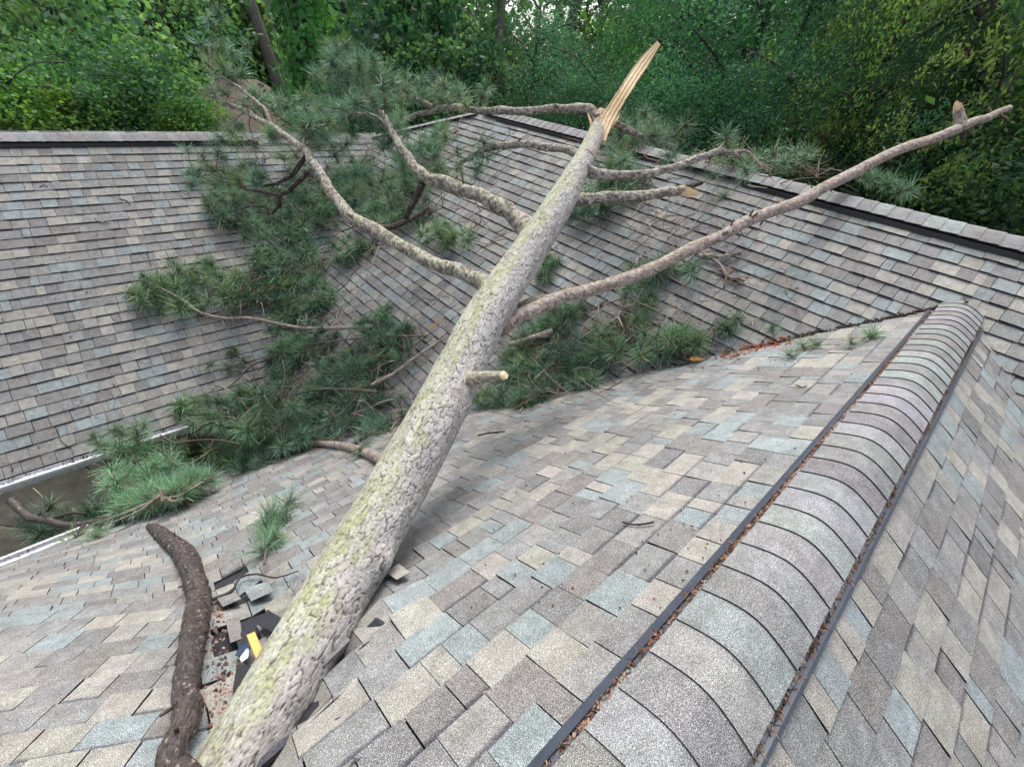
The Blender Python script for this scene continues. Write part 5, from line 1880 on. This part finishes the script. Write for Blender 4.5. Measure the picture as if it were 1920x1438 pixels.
KINDS = {'broad': M_BROAD, 'fine': M_FINE, 'droop': M_DROOP, 'dark': M_DARK, 'airy': M_AIRY, 'shrub': M_SHRUB}
MAT['tbark'] = flat('forest_bark', (0.16, 0.14, 0.125), 0.9, 14, 0.45)
MAT['tbark_dark'] = flat('dark_forest_bark', (0.05, 0.043, 0.038), 0.9, 14, 0.4)


def forest_tree(label, px, py, r, cr, ch, kind, tone=(1, 1, 1), tw=0.16, name='tree', group='trees and shrubs behind the house', cat='tree', lean=(0, 0), bark='tbark_dark', limbs=5, top_extra=0.0):
    P = at_r(px, py, r)
    z = max(P[2], ch * 0.75)
    o = empty(name, (P[0] + lean[0], P[1] + lean[1], 0), label, cat, group)
    O = np.array([P[0] + lean[0], P[1] + lean[1], 0])
    # trunk with limbs
    V, F = tube([O + [0, 0, -0.1], O * 0.5 + np.array([P[0], P[1], 0]) * 0.5 + [0.1, 0, z * 0.5], np.array([P[0], P[1], z + ch * 0.6])], [tw, tw * 0.75, tw * 0.2], 8, 0.8)
    VV = list(V - O)
    FF = list(F)
    for k in range(limbs):
        a = random.uniform(0, 6.28)
        b0 = np.array([P[0], P[1], z - ch * 0.7 + k * ch * 0.25])
        e = b0 + np.array([math.cos(a) * cr * 0.75, math.sin(a) * cr * 0.75, ch * 0.35])
        v2, f2 = tube([b0, (b0 + e) / 2 + [0, 0, 0.15], e], [tw * 0.35, tw * 0.2, 0.015], 5, 0.5)
        b = len(VV)
        VV += list(v2 - O)
        FF += [tuple(b + i for i in f) for f in f2]
    link_mesh('trunk', VV, FF, [MAT[bark]], o, smooth=True)
    c = bpy.data.objects.new('crown', random.choice(KINDS[kind]))
    COL.objects.link(c)
    c.parent = o
    c.location = tuple(np.array([P[0], P[1], z]) - O)
    c.rotation_euler = (0, 0, random.uniform(0, 6.28))
    c.scale = (cr, cr, ch)
    k = random.uniform(0.92, 1.08)
    c.color = (tone[0] * k, tone[1] * k, tone[2] * k, 1)
    return o


def bare_trunk(label, pxa, pya, pxb, pyb, r, w, bark='tbark', name='bare_tree', extra=None):
    """trunk standing on the ground, seen from (pxa,pya) low to (pxb,pyb) high"""
    a = at_r(pxa, pya, r)
    b = at_r(pxb, pyb, r + 0.4)
    d = (b - a) / max(0.2, (b[2] - a[2]))
    base_ = a - d * a[2]
    if np.linalg.norm(base_[:2] - a[:2]) > 4:
        base_ = np.array([a[0], a[1], 0.0])
    top = b + d * 6
    o = empty(name, base_, label, 'tree', 'bare trunks behind the house')
    V, F = tube([base_ + [0, 0, -0.1], a, b, top], [w * 1.25, w, w * 0.85, w * 0.5], 12, 0.4)
    V = V + RNG.normal(0, w * 0.05, V.shape)
    link_mesh('trunk', list(V - base_), F, [MAT[bark]], o, smooth=True)
    V, F = [], []
    for k in range(7):
        b0 = b + d * random.uniform(0.5, 6)
        an = random.uniform(0, 6.28)
        e = b0 + np.array([math.cos(an), math.sin(an), 0.5]) * random.uniform(0.8, 2.2)
        v2, f2 = tube([b0, (b0 + e) / 2, e], [w * 0.25, w * 0.15, 0.01], 5, 0.4)
        bb = len(V)
        V += list(v2 - base_)
        F += [tuple(bb + i for i in f) for f in f2]
    link_mesh('limb', V, F, [MAT[bark]], o)
    return o, base_, a, b


T = forest_tree
# far wood: reads as one dark mass
wood_parts = []
for i, px in enumerate(range(-350, 2500, 95)):
    r = 36 + 9 * math.sin(i * 2.3)
    wood_parts.append((at_r(px + random.uniform(-30, 30), (178 if 840 < px < 1080 else (95 if px > 1380 else 55)) + 0.13 * (px - 900) + random.uniform(-50, 40), r), 5.2, (5.0 if 820 < px < 1180 else 7.0)))
for i, px in enumerate(range(-350, 2500, 120)):
    r = 27 + 3 * math.sin(i * 1.9)
    P = at_r(px, 200 + 0.13 * (px - 900), r)
    wood_parts.append((np.array([P[0], P[1], 2.6]), 3.6, 3.4))
Vs, Ts = [], []
src = []
for me in M_DARK:
    co = np.empty(len(me.vertices) * 3, np.float32)
    me.vertices.foreach_get('co', co)
    cl = np.empty(len(me.vertices) * 4, np.float32)
    me.color_attributes['tint'].data.foreach_get('color', cl)
    src.append((co.reshape(-1, 3), cl.reshape(-1, 4)[:, :3]))
for i, (P, cr, ch) in enumerate(wood_parts):
    co, cl = src[i % 3]
    a = random.uniform(0, 6.28)
    ca, sa = math.cos(a), math.sin(a)
    R2 = np.array([[ca, -sa, 0], [sa, ca, 0], [0, 0, 1]])
    Vs.append((co @ R2.T) * np.array([cr, cr, ch]) + P)
    Ts.append(cl * random.uniform(0.75, 1.1))
Vs = np.vstack(Vs)
wm = np_mesh('distant_wood', Vs, np.arange(len(Vs)).reshape(-1, 4), [MAT['leaf']], np.vstack(Ts))
wo_ = obj_from(wm, 'distant_wood')
wo_['kind'] = 'stuff'

# ---- left: shrubs and young trees beyond the left ridge
T('bright green shrub at the far left, just above the ridge', 30, 215, 12.5, 1.3, 1.3, 'shrub', (1.25, 1.2, 0.9), 0.05, 'shrub', cat='shrub')
T('low shrub right of the brightest one, above the left ridge', 120, 225, 13, 1.4, 1.2, 'shrub', (0.9, 0.95, 1.0), 0.05, 'shrub', cat='shrub')
T('rounded shrub above the left ridge, left of middle', 205, 205, 14, 1.7, 1.7, 'broad', (1.2, 1.25, 1.2), 0.06, 'shrub', cat='shrub')
T('dense shrub in front of the neighbouring roof, left of it', 285, 205, 14.5, 1.5, 1.5, 'broad', (1.0, 1.1, 1.0), 0.06, 'shrub', cat='shrub')
T('small yellowish shrub by the end of the ridge vent', 352, 228, 13.2, 0.9, 0.7, 'shrub', (1.2, 1.15, 0.8), 0.04, 'shrub', cat='shrub')
T('young broadleaf tree above the left slope, light leaves', 140, 115, 16, 2.1, 2.6, 'broad', (1.25, 1.3, 1.25), 0.09)
T('slim young tree at the left edge before the gravel', 15, 130, 17, 1.3, 2.3, 'broad', (1.2, 1.15, 1.0), 0.06)
T('spreading green tree filling the upper left', 230, 50, 20, 3.3, 3.8, 'broad', (1.0, 1.12, 1.1), 0.16)
T('tree in the top left corner', 60, -20, 22, 3.4, 3.6, 'broad', (1.1, 1.15, 1.0), 0.16)
T('dark tree behind the leaning trunks', 370, 30, 25, 3.6, 4.5, 'dark', (1.2, 1.25, 1.2), 0.2)
T('hazy tree between the neighbouring roof and the ivy column', 520, 40, 28, 3.4, 5.0, 'fine', (1.4, 1.2, 0.9), 0.2)
T('low leafy tree under the arched needles behind the left valley', 640, 200, 15, 2.0, 2.0, 'broad', (0.8, 0.95, 1.0), 0.08)
T('shrub in the dip behind the left valley', 760, 225, 13.5, 1.5, 1.2, 'shrub', (0.55, 0.75, 0.75), 0.05, 'shrub', cat='shrub')
T('broadleaf tree right of the ivy column, speckled with yellow leaves', 700, 60, 17, 2.9, 3.3, 'broad', (0.95, 1.05, 1.1), 0.15)
T('tree left of the tall grey trunk', 820, 80, 16, 2.4, 3.2, 'broad', (0.8, 0.95, 1.0), 0.14)
T('green tree just above the far hip', 860, 170, 14, 1.7, 1.6, 'broad', (0.75, 0.9, 1.0), 0.1)
T('bluish shrubby tree right of the tall grey trunk', 1000, 130, 15.5, 2.0, 1.9, 'fine', (1.05, 1.05, 1.15), 0.12)
T('shrub behind the ridge under the splinter', 1110, 190, 13.5, 1.7, 1.5, 'fine', (0.9, 0.95, 0.95), 0.08, 'shrub', cat='shrub')
T('airy brown pine top against the sky, left of the splinter', 1010, 30, 30, 2.6, 4.5, 'airy', (1.3, 1.0, 1.0), 0.2, bark='tbark')
T('second airy brown pine, behind the splinter', 1100, 20, 32, 2.6, 4.5, 'airy', (1.3, 1.0, 0.9), 0.2, bark='tbark')
T('yellowish young tree lit behind the splinter', 1150, 90, 19, 1.6, 2.0, 'droop', (0.9, 1.2, 1.0), 0.08)
T('tall dark green tree right of the splinter', 1270, 60, 16, 2.6, 3.6, 'fine', (0.85, 0.95, 0.85), 0.18)
T('broad teal green tree behind the middle of the ridge', 1400, 130, 14, 2.9, 3.3, 'fine', (0.95, 1.0, 0.95), 0.2)
T('teal green tree with small leaves above the right ridge', 1510, 40, 15.5, 3.0, 3.2, 'fine', (1.0, 1.0, 1.0), 0.2)
T('low teal tree touching the ridge behind the curved branch', 1300, 210, 12.5, 1.8, 1.8, 'fine', (0.85, 0.95, 0.95), 0.12)
T('dark bush behind the ridge at the long branch', 1480, 250, 12.0, 1.9, 1.9, 'fine', (0.6, 0.7, 0.75), 0.12)
T('drooping yellow green tree over the long branch', 1650, 130, 11.5, 1.9, 2.4, 'droop', (0.95, 1.0, 1.0), 0.12)
T('yellow green tree in the upper right corner', 1830, 60, 11.0, 2.5, 2.8, 'droop', (0.9, 0.95, 1.0), 0.14)
T('yellow green foliage below the stub of the long branch', 1800, 300, 10.5, 1.9, 1.9, 'droop', (0.7, 0.85, 0.9), 0.1)
T('sparse yellow green bush left of the upright stub', 1600, 240, 11.0, 1.3, 1.2, 'droop', (0.95, 1.0, 0.9), 0.06, 'shrub', cat='shrub')
T('dark tree filling the gap at the right edge', 1900, 260, 14.0, 3.0, 4.0, 'dark', (0.9, 1.0, 1.0), 0.2)
T('dark low bush behind the right end of the ridge', 1900, 400, 11.0, 1.8, 1.7, 'dark', (0.6, 0.7, 0.75), 0.1, 'shrub', cat='shrub')
T('dark undergrowth behind the ridge at the long branch end', 1680, 330, 11.5, 1.8, 1.6, 'dark', (0.6, 0.75, 0.75), 0.1, 'shrub', cat='shrub')
T('dark tree behind the drooping ones', 1720, 90, 17.0, 3.4, 4.2, 'dark', (1.0, 1.1, 1.1), 0.2)

# bare trunks
bare_trunk('pair-leaning grey trunk left of the ivy column, the left one', 512, 128, 462, -20, 21, 0.20)
bare_trunk('grey trunk just left of the ivy column, right of its leaning partner', 525, 128, 492, -20, 21.5, 0.17)
bare_trunk('tall straight grey trunk in the middle against the sky', 934, 140, 941, -10, 15, 0.12)
bare_trunk('dark trunk against the sky, left of the splinter', 1070, 60, 1082, -20, 24, 0.22, 'tbark_dark')
bare_trunk('thin dark trunk behind the splinter', 1126, 100, 1128, -20, 20, 0.09, 'tbark_dark')
bare_trunk('short dark trunk among the upper left trees', 310, 145, 288, 75, 19, 0.13, 'tbark_dark')
bare_trunk('second short dark trunk among the upper left trees', 340, 140, 325, 95, 20, 0.10, 'tbark_dark')
bare_trunk('thin leaning stem at the left edge', 44, 165, 10, 60, 16.5, 0.06, 'tbark_dark')
bare_trunk('reddish brown trunk high behind the splinter', 1040, 50, 1060, -20, 26, 0.12, 'tbark')

# ivy-covered trunk
o, b_0, a_0, b_1 = bare_trunk('trunk wrapped in bright green ivy, left of middle', 584, 200, 562, -10, 11.0, 0.2, 'tbark_dark', 'ivy_covered_tree')
axis = (b_1 - a_0) / np.linalg.norm(b_1 - a_0)
rr = np.random.default_rng(5)
n = 9000
t = rr.uniform(-1.0, 9.0, n)
ph = rr.uniform(0, 2 * math.pi, n)
wob = 0.28 + 0.2 * vnoise(t * 1.6, ph * 1.0, 3.0) + rr.normal(0, 0.07, n)
e1 = np.cross(axis, (1, 0, 0.0))
e1 /= np.linalg.norm(e1)
e2 = np.cross(axis, e1)
out = np.cos(ph)[:, None] * e1 + np.sin(ph)[:, None] * e2
Pn = a_0 + axis * (t[:, None] - 0.4) + out * wob[:, None]
nn = out + rr.normal(0, 0.5, (n, 3))
nn /= np.linalg.norm(nn, axis=1)[:, None]
tt = np.cross(nn, rr.normal(0, 1, (n, 3)))
tt /= np.linalg.norm(tt, axis=1)[:, None]
ss = np.cross(nn, tt)
Ls = rr.uniform(0.07, 0.13, n)[:, None]
V = np.stack([Pn - tt * Ls / 2, Pn + ss * Ls / 2.2, Pn + tt * Ls / 2, Pn - ss * Ls / 2.2], 1).reshape(-1, 3) - b_0
c = np.array([0.085, 0.24, 0.07]) * (0.5 + 1.0 * vnoise(t * 3, ph * 2, 8.0))[:, None] * rr.uniform(0.8, 1.3, (n, 1))
ivm = np_mesh('ivy', V, np.arange(n * 4).reshape(-1, 4), [MAT['leaf']], np.repeat(c, 4, axis=0))
obj_from(ivm, 'ivy', o)

# ivy and weeds on the ground in the gap
for k, (px, py, dp, s, lab) in enumerate(((418, 872, 7.9, 0.5, 'bright weeds at the foot of the opening, at its right end'), (370, 860, 7.9, 0.5, 'weeds low in the middle of the opening'), (30, 1010, 6.6, 0.5, 'dark leafy weeds in the gap at the left edge'), (120, 1030, 7.0, 0.5, 'weeds in the gap below the thick branch'))):
    P = at(px, py, dp)
    o = bpy.data.objects.new('weed_clump', M_SHRUB[k % 3])
    COL.objects.link(o)
    o.location = (P[0], min(max(P[1], yeA + 0.5), yce + 1.5), 0.45)
    o.scale = (0.6, 0.45, 0.5)
    o.color = (1.3, 1.5, 1.0, 1)
    tag(o, lab, 'weeds', 'weeds in the gap between the walls')

# ---- neighbouring house seen over the left ridge
nc = at_r(455, 190, 18)
ang = math.radians(35)
nh = empty('neighbour_house', (nc[0], nc[1], 0), 'neighbouring house with a brown hipped roof, half hidden by needles and trees', 'house')
nh.rotation_euler = (0, 0, ang)
rz = nc[2] + 0.55
ez = rz - 2.0
mb = MB()
mb.box((0, 0, ez / 2), (6.0, 0, 0), (0, 4.6, 0), (0, 0, ez))
mb.build('wall', MAT['nwall'], nh)
V = [(-3.4, -2.7, ez), (3.4, -2.7, ez), (3.4, 2.7, ez), (-3.4, 2.7, ez), (-0.8, 0, rz), (0.8, 0, rz), (-3.4, -2.7, ez - 0.15), (3.4, -2.7, ez - 0.15), (3.4, 2.7, ez - 0.15), (-3.4, 2.7, ez - 0.15)]
F = [(0, 1, 5, 4), (1, 2, 5), (2, 3, 4, 5), (3, 0, 4), (0, 6, 7, 1), (1, 7, 8, 2), (2, 8, 9, 3), (3, 9, 6, 0)]
link_mesh('roof', V, F, [MAT['nroof']], nh)
mb = MB()
mb.box((-3.46, 0, ez - 0.08), (0.12, 0, 0), (0, 5.5, 0), (0, 0, 0.12))
mb.box((0, -2.76, ez - 0.08), (7.0, 0, 0), (0, 0.12, 0), (0, 0, 0.12))
mb.build('gutter', MAT['gutter'], nh)
mb = MB()
mb.box((-3.06, -1.4, ez / 2 + 0.2), (0.5, 0, 0), (0, 0.9, 0), (0, 0, ez + 0.9))
mb.build('chimney', MAT['brick'], nh)
mb = MB()
mb.box((-3.02, 0.9, ez - 1.1), (0.06, 0, 0), (0, 1.0, 0), (0, 0, 1.2))
wn2 = mb.build('window', MAT['nwall'], nh)
mb = MB()
mb.box((-3.06, 0.9, ez - 1.1), (0.03, 0, 0), (0, 0.86, 0), (0, 0, 1.06))
mb.build('pane', MAT['glass'], wn2)
print('objects', len(bpy.data.objects))
